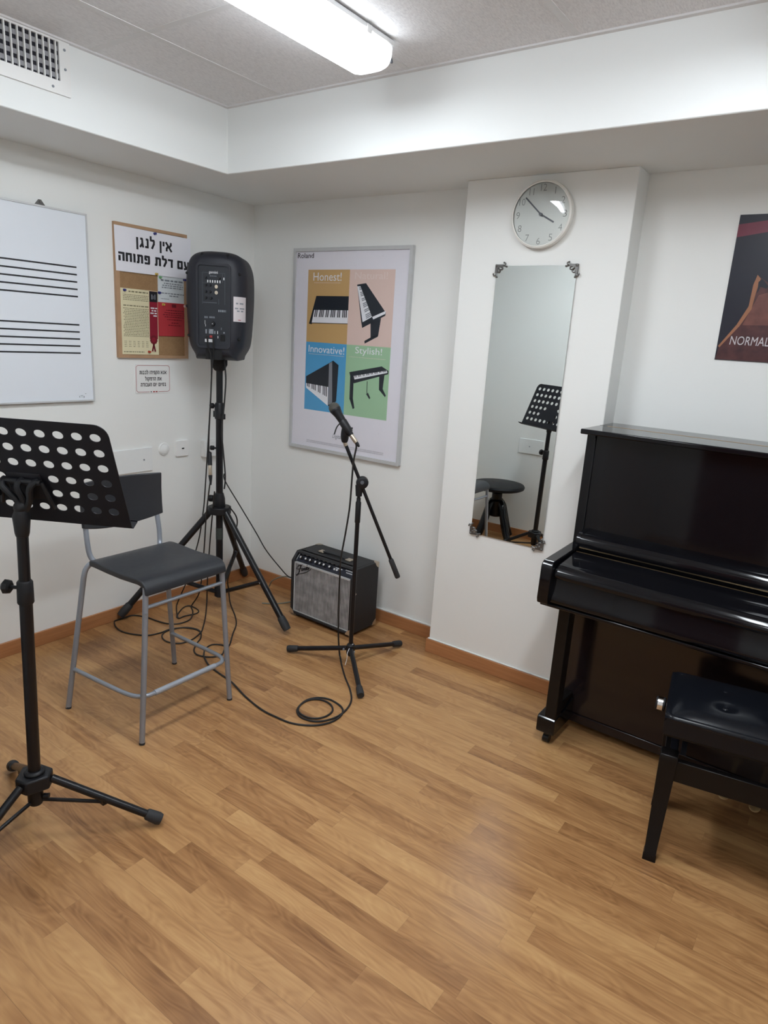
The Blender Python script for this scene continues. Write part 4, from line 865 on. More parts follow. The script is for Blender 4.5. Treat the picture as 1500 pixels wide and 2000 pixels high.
mb.use('grey_print'); rects_into(mb, dashes(*[pc(520, 520)[0], pc(640, 520)[0]], pc(0, 525)[1], 0.003, rnd) + dashes(pc(665, 0)[0], pc(800, 0)[0], pc(0, 1088)[1], 0.010, rnd, 0.1, 0.4, 0.9) + dashes(pc(425, 0)[0], pc(480, 0)[0], pc(0, 1200)[1], 0.009, rnd, .1, .3, .6) + dashes(pc(510, 0)[0], pc(610, 0)[0], pc(0, 1195)[1], 0.008, rnd, .1, .3, .6), SO, BACK)
rects_into(mb, [pr(500, 1375, 580, 1450), pr(595, 1400, 615, 1450), pr(440, 1380, 465, 1450), pr(755, 1410, 780, 1435), pr(715, 1340, 722, 1380)], SO, BACK)
mb.use('white_print'); rects_into(mb, [pr(430, 1540, 465, 1590), pr(495, 1540, 580, 1590), pr(650, 1400, 660, 1450), pr(655, 1480, 665, 1520), pr(755, 535, 770, 575), pr(503, 1380, 545, 1405), pr(430, 1235, 436, 1300), pr(440, 1300, 446, 1335)], SO, BACK)
obj('panel_print', mb, None, pn, local=True)
for i, u in enumerate((485, 527, 568, 610, 652, 695)):
    a = pr(u - 6, 585, u + 10, 626); obj('fader', MB().box(a[0], a[2], YB - 0.006, YB - 0.0005, a[1], a[3]), 'white_print', pn, local=True)
for u, v in ((455, 545), (690, 545), (455, 665), (530, 665), (455, 770), (530, 770), (455, 870), (545, 870)):
    a = pc(u, v); obj('knob', MB().cyl((a[0], YB, a[1]), (a[0], YB - 0.012, a[1]), 0.0062, 0.005, 12).box(a[0] - 0.0006, a[0] + 0.0006, YB - 0.0126, YB - 0.011, a[1], a[1] + 0.005), 'blk', pn, local=True)
for u, v in ((632, 685), (632, 780)):
    a = pc(u, v); obj('jack', MB().use('nickel').lathe([(0.0055, 0.003), (0.0085, 0.003), (0.0085, 0), (0.0055, 0)], (a[0], YB - 0.0035, a[1]), (0, 1, 0), 20).use('dark').cyl((a[0], YB - 0.0012, a[1]), (a[0], YB - 0.002, a[1]), 0.0056, seg=16), None, pn, local=True)
a = pc(575, 1285); obj('volume_knob', MB().use('blk').cyl((a[0], YB, a[1]), (a[0], YB - 0.016, a[1]), 0.0125, 0.010, 20).use('white_print').cyl((a[0], YB - 0.016, a[1]), (a[0], YB - 0.0165, a[1]), 0.002, seg=8), None, pn, local=True)
a = pr(515, 1478, 575, 1515); obj('power_switch', MB().box(a[0], a[2], YB - 0.005, YB, a[1], a[3]), 'red_print', pn, local=True)
a = pr(705, 1455, 785, 1560); obj('power_socket', MB().box(a[0], a[2], YB - 0.004, YB, a[1], a[3]), 'dark', pn, local=True, bevel=0.001)
for u, y_, v in ((-0.155, -0.093, 0.395), (0.136, -0.108, 0.402), (-0.158, -0.090, 0.245), (0.136, -0.108, 0.105), (-0.148, -0.093, 0.110)):
    obj('screw_hole', MB().ball((u * (0.985 if u < 0 else 1), y_, v), 0.009, 12, (1, 0.7, 0.8)), 'dark', t, local=True)
mb = MB(); mb.sheet([[(x, -0.1190, 0.4665), (x, -0.1035, 0.4830), (x, -0.088, 0.4905)] for x in (-0.076, -0.04, 0, 0.04, 0.076)], 0.004)
obj('handle_recess', mb, 'dark', t, local=True)
obj('pole_socket', MB().lathe([(0.046, 0), (0.046, 0.03), (0.030, 0.055), (0.022, 0.06)], (0, -0.004, 0.004), (0, 0, -1), 24).box(-0.045, 0.045, -0.126, -0.02, 0.003, 0.052), 'dark', t, local=True)
# paper label wrapped over the right shoulder of the cabinet
cv = [Vector((a, b, 0)) for a, b in ((0.108, -0.1265), (0.126, -0.1205), (0.150, -0.1025), (0.1645, -0.077))]
cv = smooth_path(cv, 4)
def on(k, z): return Vector((cv[k].x, cv[k].y, z))
mb = MB(); mb.sheet([[on(k, 0.300), on(k, 0.262), on(k, 0.224), on(k, 0.186)] for k in range(len(cv))], -0.0006)
st = obj('sticker', mb, mat('sticker_white', (0.62, 0.58, 0.60), 0.5, var=0.02), t, local=True, label='white square sticker')
mb = MB().use('grey_print')
def on2(k, z): p = on(k, z); d = (cv[min(k + 1, len(cv) - 1)] - cv[max(k - 1, 0)]).normalized(); return p + Vector((d.y, -d.x, 0)) * 0.0012
def curved(k0, k1, z0, z1):
    for k in range(k0, k1): mb.add([on2(k, z0), on2(k + 1, z0), on2(k + 1, z1), on2(k, z1)], [(0, 1, 2, 3)])
for z, h_, ks in ((0.266, 0.007, ((3, 5), (6, 9))), (0.244, 0.006, ((2, 5), (6, 10))), (0.232, 0.006, ((4, 6), (7, 9)))):
    for k0, k1 in ks: curved(k0, k1, z, z + h_)
mb.use('red_print'); curved(5, 7, 0.193, 0.196)
obj('lettering', mb, None, st, local=True)

for o in list(t.children_recursive):
    for v in o.data.vertices: v.co.x *= 0.865

# ---------------------------------------------------------------- cables
CB = D['cab']
def cable(name, pts, r, label, cat='cable', m='cable', n=6, group='loose cables'):
    P = smooth_path(pts, n)
    for p in P: p.z = max(p.z, r); p.x = max(p.x, 0.018)
    r *= 1.12
    o = obj(name, MB().tube(P, r, 8), m); return tag(o, label, cat, group)
cable('speaker_cable', CB['c1'], 0.0030, 'thin black cable hanging leftmost of all from the speaker panel to the floor')
o = cable('signal_cable', CB['c2a'] + CB['c2b'], 0.0032, 'black cable with a metal in-line plug hanging left of the speaker pole')
x5 = [Vector(p) for p in CB['xlr']]; ax_ = (x5[-1] - x5[0]).normalized()
obj('plug_shell', MB().lathe([(0.0095, 0.0), (0.0095, 0.047), (0.006, 0.052)], x5[0] + ax_ * 0.065, ax_, 14), 'nickel', o, label='metal plug shell')
obj('plug_boot', MB().tube([x5[0] - ax_ * 0.005, x5[0], x5[0] + ax_ * 0.065], [0.006, 0.0115, 0.0115], 14), 'blk', o)
obj('plug_boot', MB().tube([x5[0] + ax_ * 0.115, x5[0] + ax_ * 0.122, x5[0] + ax_ * 0.165], [0.010, 0.010, 0.004], 12), 'blk', o)
cable('power_cable', CB['c3'], 0.0032, 'black cable dropping closest to the speaker pole into the coils under the stool')
cable('pole_cable', CB['c4'], 0.0034, 'black cable bulging along the right side of the speaker pole')
cable('amplifier_cable', CB['c5'], 0.0028, 'thin black cable slanting from the speaker pole down to the guitar amplifier')
cable('stand_cable', CB['c6'], 0.0032, 'black cable hanging right of the stand pole past its right leg to the floor')
cable('mains_cord', CB['grey1'], 0.0036, 'grey cord arching off the floor behind the left side of the amplifier', m='gcable')
cable('mains_cord', CB['grey2'], 0.0036, 'grey cord lying flat on the floor left of the amplifier', m='gcable')
mc = cable('microphone_cable', CB['mic_floor'] + CB['mic_up'][1:], 0.0037, 'long black microphone cable running down the stand and coiled on the open floor')

# ---------------------------------------------------------------- bar stool
t = thing('bar_stool', 'charcoal bar stool with grey steel legs beside the cable tangle', 'stool', (0.815, -1.29, 0))
R_leg = 0.0105
YC = -1.286
def leg_(path_, foot):
    o = obj('leg', MB().tube(smooth_path(path_, 5), R_leg, 14), 'steel', t)
    f = Vector(foot); d = (Vector(path_[1]) - f).normalized()
    obj('foot_cap', MB().tube([f + V3(0, 0, 0.0), f + d * 0.008], 0.0110, 14), 'rubber', o)
leg_([(0.605, -1.552, 0.004), (0.6230, -1.4935, 0.40), (0.6275, -1.4787, 0.50), (0.6292, -1.473, 0.538), (0.6310, -1.4655, 0.566), (0.6350, -1.454, 0.583), (0.6420, -1.440, 0.5905), (0.656, -1.420, 0.593), (0.69, -1.385, 0.592), (0.72, -1.36, 0.590)], (0.605, -1.552, 0))
leg_([(0.606, -1.044, 0.004), (0.6235, -1.083, 0.40), (0.6280, -1.093, 0.50), (0.6295, -1.098, 0.538), (0.6310, -1.105, 0.566), (0.6350, -1.117, 0.583), (0.6420, -1.131, 0.5905), (0.656, -1.151, 0.593), (0.69, -1.186, 0.592), (0.72, -1.21, 0.590)], (0.606, -1.044, 0))
leg_([(1.025, -1.512, 0.004), (1.010, -1.480, 0.35), (1.000, -1.460, 0.594)], (1.025, -1.512, 0))
leg_([(1.026, -1.091, 0.004), (1.010, -1.104, 0.35), (1.000, -1.112, 0.594)], (1.026, -1.091, 0))
for s_ in (-1, 1):
    y = YC + s_ * 0.158
    obj('back_post', MB().tube(smooth_path([(0.652, y - s_ * 0.014, 0.592), (0.638, y - s_ * 0.004, 0.606), (0.630, y + s_ * 0.002, 0.63), (0.624, y + s_ * 0.004, 0.67), (0.612, y + s_ * 0.002, 0.75), (0.606, y, 0.86)], 5), 0.0100, 14), 'steel', t)
prof = [(0.664, 0.613), (0.70, 0.6175), (0.78, 0.6145), (0.86, 0.613), (0.93, 0.6165), (0.965, 0.6175), (0.990, 0.613), (1.006, 0.602), (1.015, 0.586), (1.018, 0.566)]
low = [(1.004, 0.566), (1.001, 0.582), (0.992, 0.592), (0.965, 0.596), (0.93, 0.594), (0.86, 0.590), (0.78, 0.590), (0.70, 0.592), (0.664, 0.592)]
pts_ = [(p.x, p.z) for p in smooth_path([(a, 0, b) for a, b in prof], 3)] + low
mb = MB(); mb.prism(pts_, 'y', YC - 0.184, YC + 0.184)
obj('seat', mb, 'seat', t, bevel=0.005, seg=3, smooth=40)
grid = []
for j in range(13):
    v = -1 + 2 * j / 12; y = YC + 0.177 * v
    grid.append([(0.634 - 0.040 * (1 - v * v) + dx, y, z) for z, dx in ((0.732 - 0.032 * (1 - v * v), 0.0), (0.78, -0.004), (0.84, -0.006), (0.903, -0.004))])
obj('backrest', MB().sheet(grid, 0.012), 'seat', t, bevel=0.003)
obj('crossbar', MB().cyl((1.003, -1.470, 0.518), (1.003, -1.108, 0.520), 0.0072, seg=12), 'steel', t)
obj('screw', MB().cyl((1.012, -1.4705, 0.500), (1.017, -1.4715, 0.500), 0.005, seg=10), 'grey_print', t)
foot = obj('footrest', MB().tube(smooth_path([(0.614, -1.526, 0.165), (0.80, -1.522, 0.172), (0.93, -1.518, 0.178), (0.985, -1.507, 0.180), (1.012, -1.480, 0.180), (1.018, -1.44, 0.180), (1.018, -1.30, 0.180), (1.018, -1.16, 0.180), (1.012, -1.122, 0.180), (0.985, -1.098, 0.179), (0.93, -1.088, 0.177), (0.80, -1.077, 0.170), (0.614, -1.062, 0.160)], 5), 0.0085, 12), 'steel', t)
obj('sleeve', MB().cyl((1.018, -1.447, 0.180), (1.018, -1.163, 0.180), 0.0108, seg=14), 'steel_sleeve', foot)

# ---------------------------------------------------------------- music stand, front left
t = thing('music_stand', 'black music stand with a perforated desk at the left front of the room', 'music stand', (1.17, -1.975, 0))
base = V3(1.17, -1.975, 0); top = V3(1.188, -1.962, 1.02)
def mp(z): return base + (top - base) * ((z - 0.10) / 0.92) + V3(0, 0, z - ((top - base) * ((z - 0.10) / 0.92)).z)
obj('lower_tube', MB().tube([mp(0.115), mp(0.76)], 0.0170, 22), 'blk_metal', t)
obj('upper_tube', MB().tube([mp(0.76), mp(0.965)], 0.0148, 22), 'blk_metal', t)
obj('collar', MB().tube([mp(0.738), mp(0.742), mp(0.800), mp(0.805)], [0.0195, 0.0215, 0.0205, 0.017], 22), 'blk', t)
sd = Vector((-0.85, -0.52, 0)); p = mp(0.782)
obj('clamp_screw', MB().cyl(p + sd * 0.018, p + sd * 0.045, 0.005, seg=10).tube([p + sd * 0.040, p + sd * 0.044, p + sd * 0.056, p + sd * 0.064], [0.013, 0.019, 0.021, 0.012], 8), 'blk', t)
hb = MB()
angs = [44.6, 164.6, 284.6]
pl = []
for a in angs:
    for da in (-24, 24): pl.append((1.17 + 0.052 * math.cos(math.radians(a + da)), -1.975 + 0.052 * math.sin(math.radians(a + da))))
hb.prism(pl, 'z', 0.160, 0.203); hb.lathe([(0.030, 0), (0.026, 0.012)], (1.172, -1.974, 0.203), (0, 0, 1), 22)
obj('hub', hb, 'blk', t, bevel=0.005)
obj('lower_collar', MB().tube([(1.17, -1.975, 0.100), (1.17, -1.975, 0.106), (1.17, -1.975, 0.160)], [0.018, 0.0215, 0.0215], 22).cyl((1.188, -1.960, 0.125), (1.200, -1.950, 0.125), 0.008, seg=12), 'blk', t)
for a in angs:
    d = V3(math.cos(math.radians(a)), math.sin(math.radians(a)), 0); A = base + d * 0.048 + V3(0, 0, 0.183); B = base + d * 0.352 + V3(0, 0, 0.020); bx = (B - A).normalized()
    lg = obj('leg', MB().tube([A, B], 0.0118, 16), 'blk_metal', t)
    obj('rubber_foot', MB().tube([B - bx * 0.045, B - bx * 0.040, B - bx * 0.006, B + bx * 0.004], [0.0145, 0.017, 0.019, 0.016], 18), 'rubber', lg)
    md = A + (B - A) * 0.47 - V3(0, 0, 0.014)
    obj('brace', MB().tube([base + d * 0.020 + V3(0, 0, 0.112), md], 0.0058, 10).box(md.x - 0.008, md.x + 0.008, md.y - 0.008, md.y + 0.008, md.z - 0.007, md.z + 0.012), 'blk_metal', t)
# desk: local frame e (along), up (tilted), seen from its back
ph, ti = math.radians(30), math.radians(21)
e_ = V3(math.cos(ph), math.sin(ph), 0); bk = V3(math.sin(ph), -math.cos(ph), 0)
up_ = V3(0, 0, math.cos(ti)) + bk * math.sin(ti); nz = e_.cross(up_)
DO = V3(1.165, -1.97, 1.06) + bk * -0.02
DM = frame_mtx(DO, e_, up_)
outl = [(-0.222, -0.108), (0.296, -0.108), (0.293, 0.172)] + arc((0.259, 0.170), 0.034, 0, 90, 6) + arc((-0.186, 0.170), 0.034, 90, 180, 6) + [(-0.2205, 0.10)]
holes = []
for i, v in enumerate((0.167, 0.122, 0.077, 0.032, -0.013, -0.058)):
    for k in range(10):
        u = 0.256 - 0.0485 * k
        if (i == 3 and -0.01 < u < 0.08) or (i == 4 and -0.05 < u < 0.08): continue
        holes.append([(u + 0.0144 * math.cos(2 * PI * q_ / 20), v + 0.0114 * math.sin(2 * PI * q_ / 20)) for q_ in range(20)])
me = flat_mesh([outl] + holes, 0.0022)
mb = MB(); mb.merge(me, DM)
ds = obj('desk', mb, 'blk_matte', t)
lp = MB()
def dp(u, v, w_): return DO + e_ * u + up_ * v + nz * w_
for (v0, w0, v1, w1) in ((-0.109, 0.001, -0.107, -0.027), (-0.107, -0.027, -0.102, -0.029)):
    q = [dp(-0.225, v0, w0), dp(0.300, v0, w0), dp(0.300, v1, w1), dp(-0.225, v1, w1)]
    s2_ = (up_ if w0 > -0.01 else nz) * 0.0022
    lp.add(q + [x + s2_ for x in q], [(0, 1, 2, 3), (4, 5, 6, 7), (0, 1, 5, 4), (1, 2, 6, 5), (2, 3, 7, 6), (3, 0, 4, 7)])
obj('ledge', lp, 'blk_matte', t)
# bracket behind the desk
br_ = MB()
q0, q1 = 0.015, 0.0
br_.loft([[dp(-0.022, -0.034, 0.002), dp(0.082, -0.034, 0.002), dp(0.078, 0.046, 0.002), dp(-0.016, 0.046, 0.002)], [dp(-0.016, -0.028, 0.006), dp(0.076, -0.028, 0.006), dp(0.072, 0.040, 0.006), dp(-0.010, 0.040, 0.006)]])
obj('mounting_plate', br_, 'blk_matte', t)
br_ = MB()
J = mp(0.985)
for u in (-0.020, 0.028, 0.070):
    br_.tube(smooth_path([dp(u, 0.030, 0.006), dp(u * 0.8, 0.022, 0.032), J + (dp(u * 0.3, 0, 0) - dp(0, 0, 0)) + V3(0, 0, 0.035), J + V3(0, 0, 0.005)], 4), [0.008] * 12 + [0.010], 8) if False else br_.tube(smooth_path([dp(u, 0.028, 0.006), dp(u * 0.85, 0.020, 0.030), J + e_ * (u * 0.35) + V3(0, 0, 0.040), J], 4), 0.009, 8)
br_.tube([dp(-0.026, 0.026, 0.014), dp(0.082, 0.026, 0.014)], 0.0085, 8)
br_.tube([dp(-0.026, 0.026, 0.012), dp(-0.044, -0.045, 0.014)], 0.0055, 8); br_.tube([dp(0.082, 0.026, 0.012), dp(0.098, -0.055, 0.014)], 0.0055, 8)
br_.cyl(dp(-0.060, -0.004, 0.022), dp(-0.034, -0.004, 0.022), 0.013, seg=14)
br_.tube([mp(0.93), mp(0.940), mp(0.985), mp(1.002)], [0.0160, 0.0185, 0.0225, 0.017], 18)
br_.ball(mp(1.01), 0.019, 16)
obj('tilt_bracket', br_, 'blk', t, bevel=0.001)

# ---------------------------------------------------------------- boom microphone stand
mbx, mby = 1.206, -0.509
t = thing('microphone_stand', 'black boom microphone stand on three flat legs in front of the amplifier', 'microphone stand', (mbx, mby, 0))
mbase = V3(mbx, mby, 0)
obj('lower_tube', MB().cyl((mbx, mby, 0.045), (mbx, mby, 0.72), 0.0100, seg=18), 'blk_metal', t)
obj('upper_tube', MB().cyl((mbx, mby, 0.72), (mbx, mby, 0.84), 0.0075, seg=16), 'blk_metal', t)
obj('grip', MB().lathe([(0.0105, 0), (0.0125, 0.004), (0.0125, 0.095), (0.0095, 0.10), (0.0095, 0.115)], (mbx, mby, 0.695), (0, 0, 1), 18), 'blk', t)
obj('hub', MB().lathe([(0.014, 0), (0.018, 0.004), (0.020, 0.015), (0.020, 0.05), (0.0125, 0.060)], (mbx, mby, 0.050), (0, 0, 1), 18), 'blk', t, bevel=0.002)
knob(t, (mbx + 0.012, mby - 0.014, 0.060), (0.75, -0.3, -0.35), 0.011, 0.016)
for f in ((0.904, -0.612), (1.277, -0.189), (1.437, -0.726)):
    d = (V3(f[0], f[1], 0) - mbase).normalized(); A = mbase + d * 0.018 + V3(0, 0, 0.082); B = V3(f[0], f[1], 0.0185); bx = (B - A).normalized()
    lg = obj('leg', MB().tube([A, B - bx * 0.01], 0.0112, 16), 'blk_metal', t)
    obj('rubber_foot', MB().tube([B - bx * 0.055, B - bx * 0.050, B - bx * 0.012, B], [0.0125, 0.0145, 0.0165, 0.015], 16), 'rubber', lg)
    obj('bolt', MB().cyl(mbase + d * 0.030 + V3(-d.y, d.x, 0) * 0.010 + V3(0, 0, 0.078), mbase + d * 0.030 + V3(-d.y, d.x, 0) * 0.015 + V3(0, 0, 0.078), 0.005, seg=10), 'grey_print', t)
# boom
b0, b1 = Vector(D['boom'][0]), Vector(D['boom'][3]); off = fr_ * 0.020 + V3(0.010, 0.007, 0)
piv = V3(mbx, mby, 0.878)
bd = (b1 - b0).normalized()
obj('boom_arm', MB().tube([b0, b1 - bd * 0.03], 0.0078, 14), 'blk_metal', t)
obj('boom_grip', MB().tube([b1 - bd * 0.095, b1 - bd * 0.088, b1 - bd * 0.004, b1], [0.0095, 0.0118, 0.0122, 0.010], 16), 'rubber', t)
clm = MB().lathe([(0.020, -0.022), (0.0265, -0.018), (0.0280, 0.000), (0.0265, 0.014), (0.018, 0.018)], piv + V3(0.010, 0.007, 0.002), fr_, 24)
clm.cyl(piv + V3(0, 0, -0.060), piv + V3(0, 0, -0.010), 0.014, 0.018, 18)
obj('boom_clutch', clm, 'blk', t, bevel=0.002)
obj('clutch_bolt', MB().cyl(piv + V3(0.010, 0.007, 0.006) + fr_ * 0.017, piv + V3(0.010, 0.007, 0.006) + fr_ * 0.023, 0.008, seg=12), 'dim_print', t)
obj('thread_adapter', MB().tube([b0 + bd * 0.006, b0 - bd * 0.014], 0.0095, 14), 'nickel', t)
# clip
U3 = Vector((R_[0], R_[1], 0)).normalized()
mp_ = [Vector(p) for p in D['mic']]; cp = [Vector(p) for p in D['clip']]
md_ = (mp_[3] - mp_[0]).normalized()
sw = b0 - bd * 0.012
ca_ = mp_[0] + md_ * 0.088
clp = MB().tube(smooth_path([sw, sw + (ca_ - sw) * 0.35, sw + (ca_ - sw) * 0.7, ca_], 4), [0.0130, 0.0145, 0.0160, 0.0172, 0.0178, 0.0178, 0.0174, 0.0168, 0.0160, 0.0150, 0.0140, 0.0130, 0.012], 14)
clp.tube([ca_ - md_ * 0.024, ca_ - md_ * 0.020, ca_ + md_ * 0.030, ca_ + md_ * 0.036], [0.0165, 0.0185, 0.0172, 0.015], 16)
clp.tube([ca_ + md_ * 0.012 + U3 * -0.012, ca_ + md_ * 0.012 + U3 * 0.026], 0.004, 8)
obj('clip', clp, 'blk', t)
obj('cable_tie', MB().tube(smooth_path(D['tie'], 5), 0.0028, 8), 'cable', t)
zt = [V3(mbx, mby, 0.10) + fr_ * 0.013, V3(mbx, mby, 0.075) + fr_ * 0.027 + sidev * 0.012, V3(mbx, mby, 0.045) + fr_ * 0.030 + sidev * 0.014, V3(mbx, mby, 0.012) + fr_ * 0.032 + sidev * 0.020]
obj('tie_string', MB().tube(smooth_path([V3(mbx, mby, 0.112) + fr_ * 0.012 - sidev * 0.012] + zt, 4), 0.0016, 6), 'gcable' if False else 'white_print', t)

# ---------------------------------------------------------------- microphone
t = thing('microphone', 'dark handheld microphone clipped to the boom in front of the blue poster panel', 'microphone', tuple(mp_[0]))
hc = mp_[0]
obj('grille_head', MB().ball(hc, 0.0245, 24, (1, 1, 1)), 'mesh_grey', t)
obj('band', MB().tube([hc + md_ * 0.006, hc + md_ * 0.013], 0.0248, 24), 'blk', t)
obj('body', MB().tube([hc + md_ * 0.012, hc + md_ * 0.026, hc + md_ * 0.032, (mp_[3] - md_ * 0.012), mp_[3]], [0.0232, 0.0205, 0.0185, 0.0125, 0.0115], 20), 'blk', t)
# plug of the long cable
x0_ = mp_[3]; x1_ = mp_[5]; xd = (x1_ - x0_).normalized()
obj('plug_shell', MB().tube([x0_ - xd * 0.008, x0_ + xd * 0.030, x1_ - xd * 0.004], [0.0098, 0.0098, 0.0085], 16), 'nickel', mc, label='metal plug shell')
obj('plug_boot', MB().tube([x1_ - xd * 0.006, x1_ + xd * 0.006, x1_ + xd * 0.018], [0.0082, 0.0075, 0.0040], 12), 'blk', mc)

# ---------------------------------------------------------------- guitar amplifier
t = thing('guitar_amplifier', 'black guitar amplifier with a silver striped grille on the floor by the back wall', 'amplifier', (0.603, -0.277, 0), math.radians(-2.0))
AW, AD, AH = 0.428, 0.215, 0.365
cab_ = MB()
side = [(0.0, 0.016), (0.0, 0.318), (0.040, AH), (AD, AH), (AD, 0.016)]
cab_.prism(side, 'x', 0, 0.015); cab_.prism(side, 'x', AW - 0.015, AW)
inn = [(0.020, 0.016), (0.020, 0.316), (0.052, 0.353), (0.052, AH), (AD, AH), (AD, 0.016)]
cab_.prism(inn, 'x', 0.015, AW - 0.015)
cab_.box(0.015, AW - 0.015, 0, 0.03, 0.016, 0.030); cab_.prism([(0.031, 0.3545), (0.040, AH), (0.07, AH), (0.07, 0.3545)], 'x', 0.015, AW - 0.015)
obj('cabinet', cab_, 'vinyl', t, local=True, bevel=0.003)
g_ = obj('grille', MB().box(0.022, AW - 0.022, 0.010, 0.02, 0.034, 0.305), 'grille', t, local=True)
obj('piping', MB().box(0.016, 0.022, 0.007, 0.02, 0.031, 0.312).box(AW - 0.022, AW - 0.016, 0.007, 0.02, 0.031, 0.312).box(0.016, AW - 0.016, 0.007, 0.02, 0.305, 0.312).box(0.016, AW - 0.016, 0.007, 0.02, 0.030, 0.034), 'alu_light', g_, local=True)
mb = MB(); ca, sa = math.cos(math.radians(21)), math.sin(math.radians(21))
def lg_(x, y): return Vector((0.028, 0.0085, 0.243)) + Vector((ca, 0, sa)) * (x * 0.00108) + Vector((0.10, 0, 1)) * (y * 0.00092)
for pl_, r_ in (([(32, 50), (27, 26), (20, 4), (10, -10), (4, -4)], 0.0026), ([(4, 30), (6, 44), (18, 51), (46, 52)], 0.0022), ([(12, 28), (38, 30)], 0.0020),
                ([(38, 18), (46, 22), (45, 30), (39, 28), (38, 16), (47, 14)], 0.0017), ([(50, 14), (52, 28)], 0.0020), ([(52, 24), (59, 29), (60, 14)], 0.0018),
                ([(76, 46), (72, 14)], 0.0022), ([(73, 28), (65, 28), (65, 16), (72, 16)], 0.0018), ([(78, 18), (85, 22), (84, 30), (79, 28), (78, 16), (87, 14)], 0.0017),
                ([(90, 14), (92, 29)], 0.0020), ([(92, 25), (99, 30), (106, 22), (98, 10), (70, 0), (40, -4), (22, -4)], 0.0016)):
    mb.tube(smooth_path([lg_(*q) for q in pl_], 4), r_, 6)
obj('logo', mb, 'black_print', g_, local=True)
pv = Vector((0, 0.032, 0.037)).normalized(); pnrm = Vector((0, -0.037, 0.032)).normalized()
def pa(x, s, h=0.0): return Vector((x, 0.0195, 0.3155)) + pv * s + pnrm * h
mb = MB(); mb.add([pa(0.016, 0), pa(AW - 0.016, 0), pa(AW - 0.016, 0.050), pa(0.016, 0.050), pa(0.016, 0, 0.002), pa(AW - 0.016, 0, 0.002), pa(AW - 0.016, 0.050, 0.002), pa(0.016, 0.050, 0.002)], [(0, 1, 2, 3), (4, 5, 6, 7), (0, 1, 5, 4), (1, 2, 6, 5), (2, 3, 7, 6), (3, 0, 4, 7)])
cpn = obj('control_panel', mb, 'p_navy', t, local=True)
mb = MB()
for i in range(9): rects_into(mb, dashes(0.035 + i * 0.03, 0.05 + i * 0.03, 0.040, 0.003, rnd), pa(0, 0, 0.0021), ((1, 0, 0), pv), 0.0004)
rects_into(mb, dashes(0.285, 0.330, 0.026, 0.005, rnd, .1, .4, 1) + dashes(0.350, 0.405, 0.030, 0.006, rnd, .1, .4, 1) + dashes(0.360, 0.400, 0.018, 0.005, rnd, .1, .4, 1) + [(0.018, 0.002, 0.020, 0.046)], pa(0, 0, 0.0021), ((1, 0, 0), pv), 0.0004)
obj('panel_print', mb, 'white_print', cpn, local=True)
for u in (268, 325, 375, 435, 482, 527, 590):
    x = (u - 225) / 610 * 0.392 + 0.020
    k = obj('knob', MB().lathe([(0.0095, 0), (0.0095, 0.004), (0.0072, 0.006), (0.0068, 0.014)], pa(x, 0.020, 0.002), pnrm, 18), 'blk', cpn, local=True)
    obj('knob_cap', MB().lathe([(0.0060, 0), (0.0056, 0.0012), (0.001, 0.0016)], pa(x, 0.020, 0.016), pnrm, 16), 'knobcap', k, local=True)
for x in (0.283, 0.300): obj('jack', MB().lathe([(0.006, 0), (0.006, 0.004), (0.003, 0.004), (0.003, 0.001)], pa(x, 0.018, 0.002), pnrm, 12), 'knobcap', cpn, local=True)
hn = MB().tube(smooth_path([(0.125, 0.115, AH + 0.004), (0.15, 0.115, AH + 0.009), (0.21, 0.115, AH + 0.011), (0.27, 0.115, AH + 0.009), (0.295, 0.115, AH + 0.004)], 4), 0.006, 8)
hd_ = MB(); hd_.v = [Vector((p.x, 0.115 + (p.y - 0.115) * 2.0, p.z)) for p in hn.v]; hd_.f = hn.f; hd_.mi = hn.mi
h_ = obj('handle', hd_, 'rubber', t, local=True)
for xx in (0.100, 0.290): obj('handle_bracket', MB().box(xx, xx + 0.036, 0.098, 0.132, AH - 0.001, AH + 0.008), 'nickel', h_, local=True, bevel=0.004)
k = 0.0016
for xx in (0, 1):
    for yy in (0, 1):
        for zz in (0, 1):
            if zz and not yy: continue
            a = 0.026
            x0_b, x1_b = (-k, a) if not xx else (AW - a, AW + k)
            y0_b, y1_b = (-k, a) if not yy else (AD - a, AD + k)
            z0_b, z1_b = (0.016 - k, 0.016 + a) if not zz else (AH - a, AH + k)
            # three thin cheeks meeting at the corner
            cc_ = MB(); xo = -k if not xx else AW; yo = -k if not yy else AD; zo = 0.016 - k if not zz else AH
            def tri_(ax):
                cxp, cyp, czp = (0 if not xx else AW), (0 if not yy else AD), (0.016 if not zz else AH)
                sx_, sy_, sz_ = (1 if not xx else -1), (1 if not yy else -1), (1 if not zz else -1)
                pts = [(0, 0), (a * 1.15, 0), (a * 0.95, a * 0.45), (a * 0.45, a * 0.95), (0, a * 1.15)]
                P3 = []
                for lv in (-k, 0.0008):
                    for (p, q) in pts:
                        if ax == 'x': P3.append((cxp + sx_ * lv, cyp + sy_ * p, czp + sz_ * q))
                        if ax == 'y': P3.append((cxp + sx_ * p, cyp + sy_ * lv, czp + sz_ * q))
                        if ax == 'z': P3.append((cxp + sx_ * p, cyp + sy_ * q, czp + sz_ * lv))
                n = 5; cc_.add(P3, [list(range(n)), list(range(n, 2 * n))] + [(i, (i + 1) % n, n + (i + 1) % n, n + i) for i in range(n)])
            tri_('x'); tri_('y'); tri_('z')
            obj('corner_guard', cc_, 'nickel', t, local=True)
for xx in (0.035, AW - 0.035):
    for yy in (0.03, AD - 0.03): obj('foot', MB().cyl((xx, yy, 0), (xx, yy, 0.017), 0.014, 0.016, 16), 'rubber', t, local=True)
obj('bolt', MB().cyl((AW, 0.030, 0.235), (AW + 0.003, 0.030, 0.235), 0.005, seg=12), 'nickel', t, local=True)

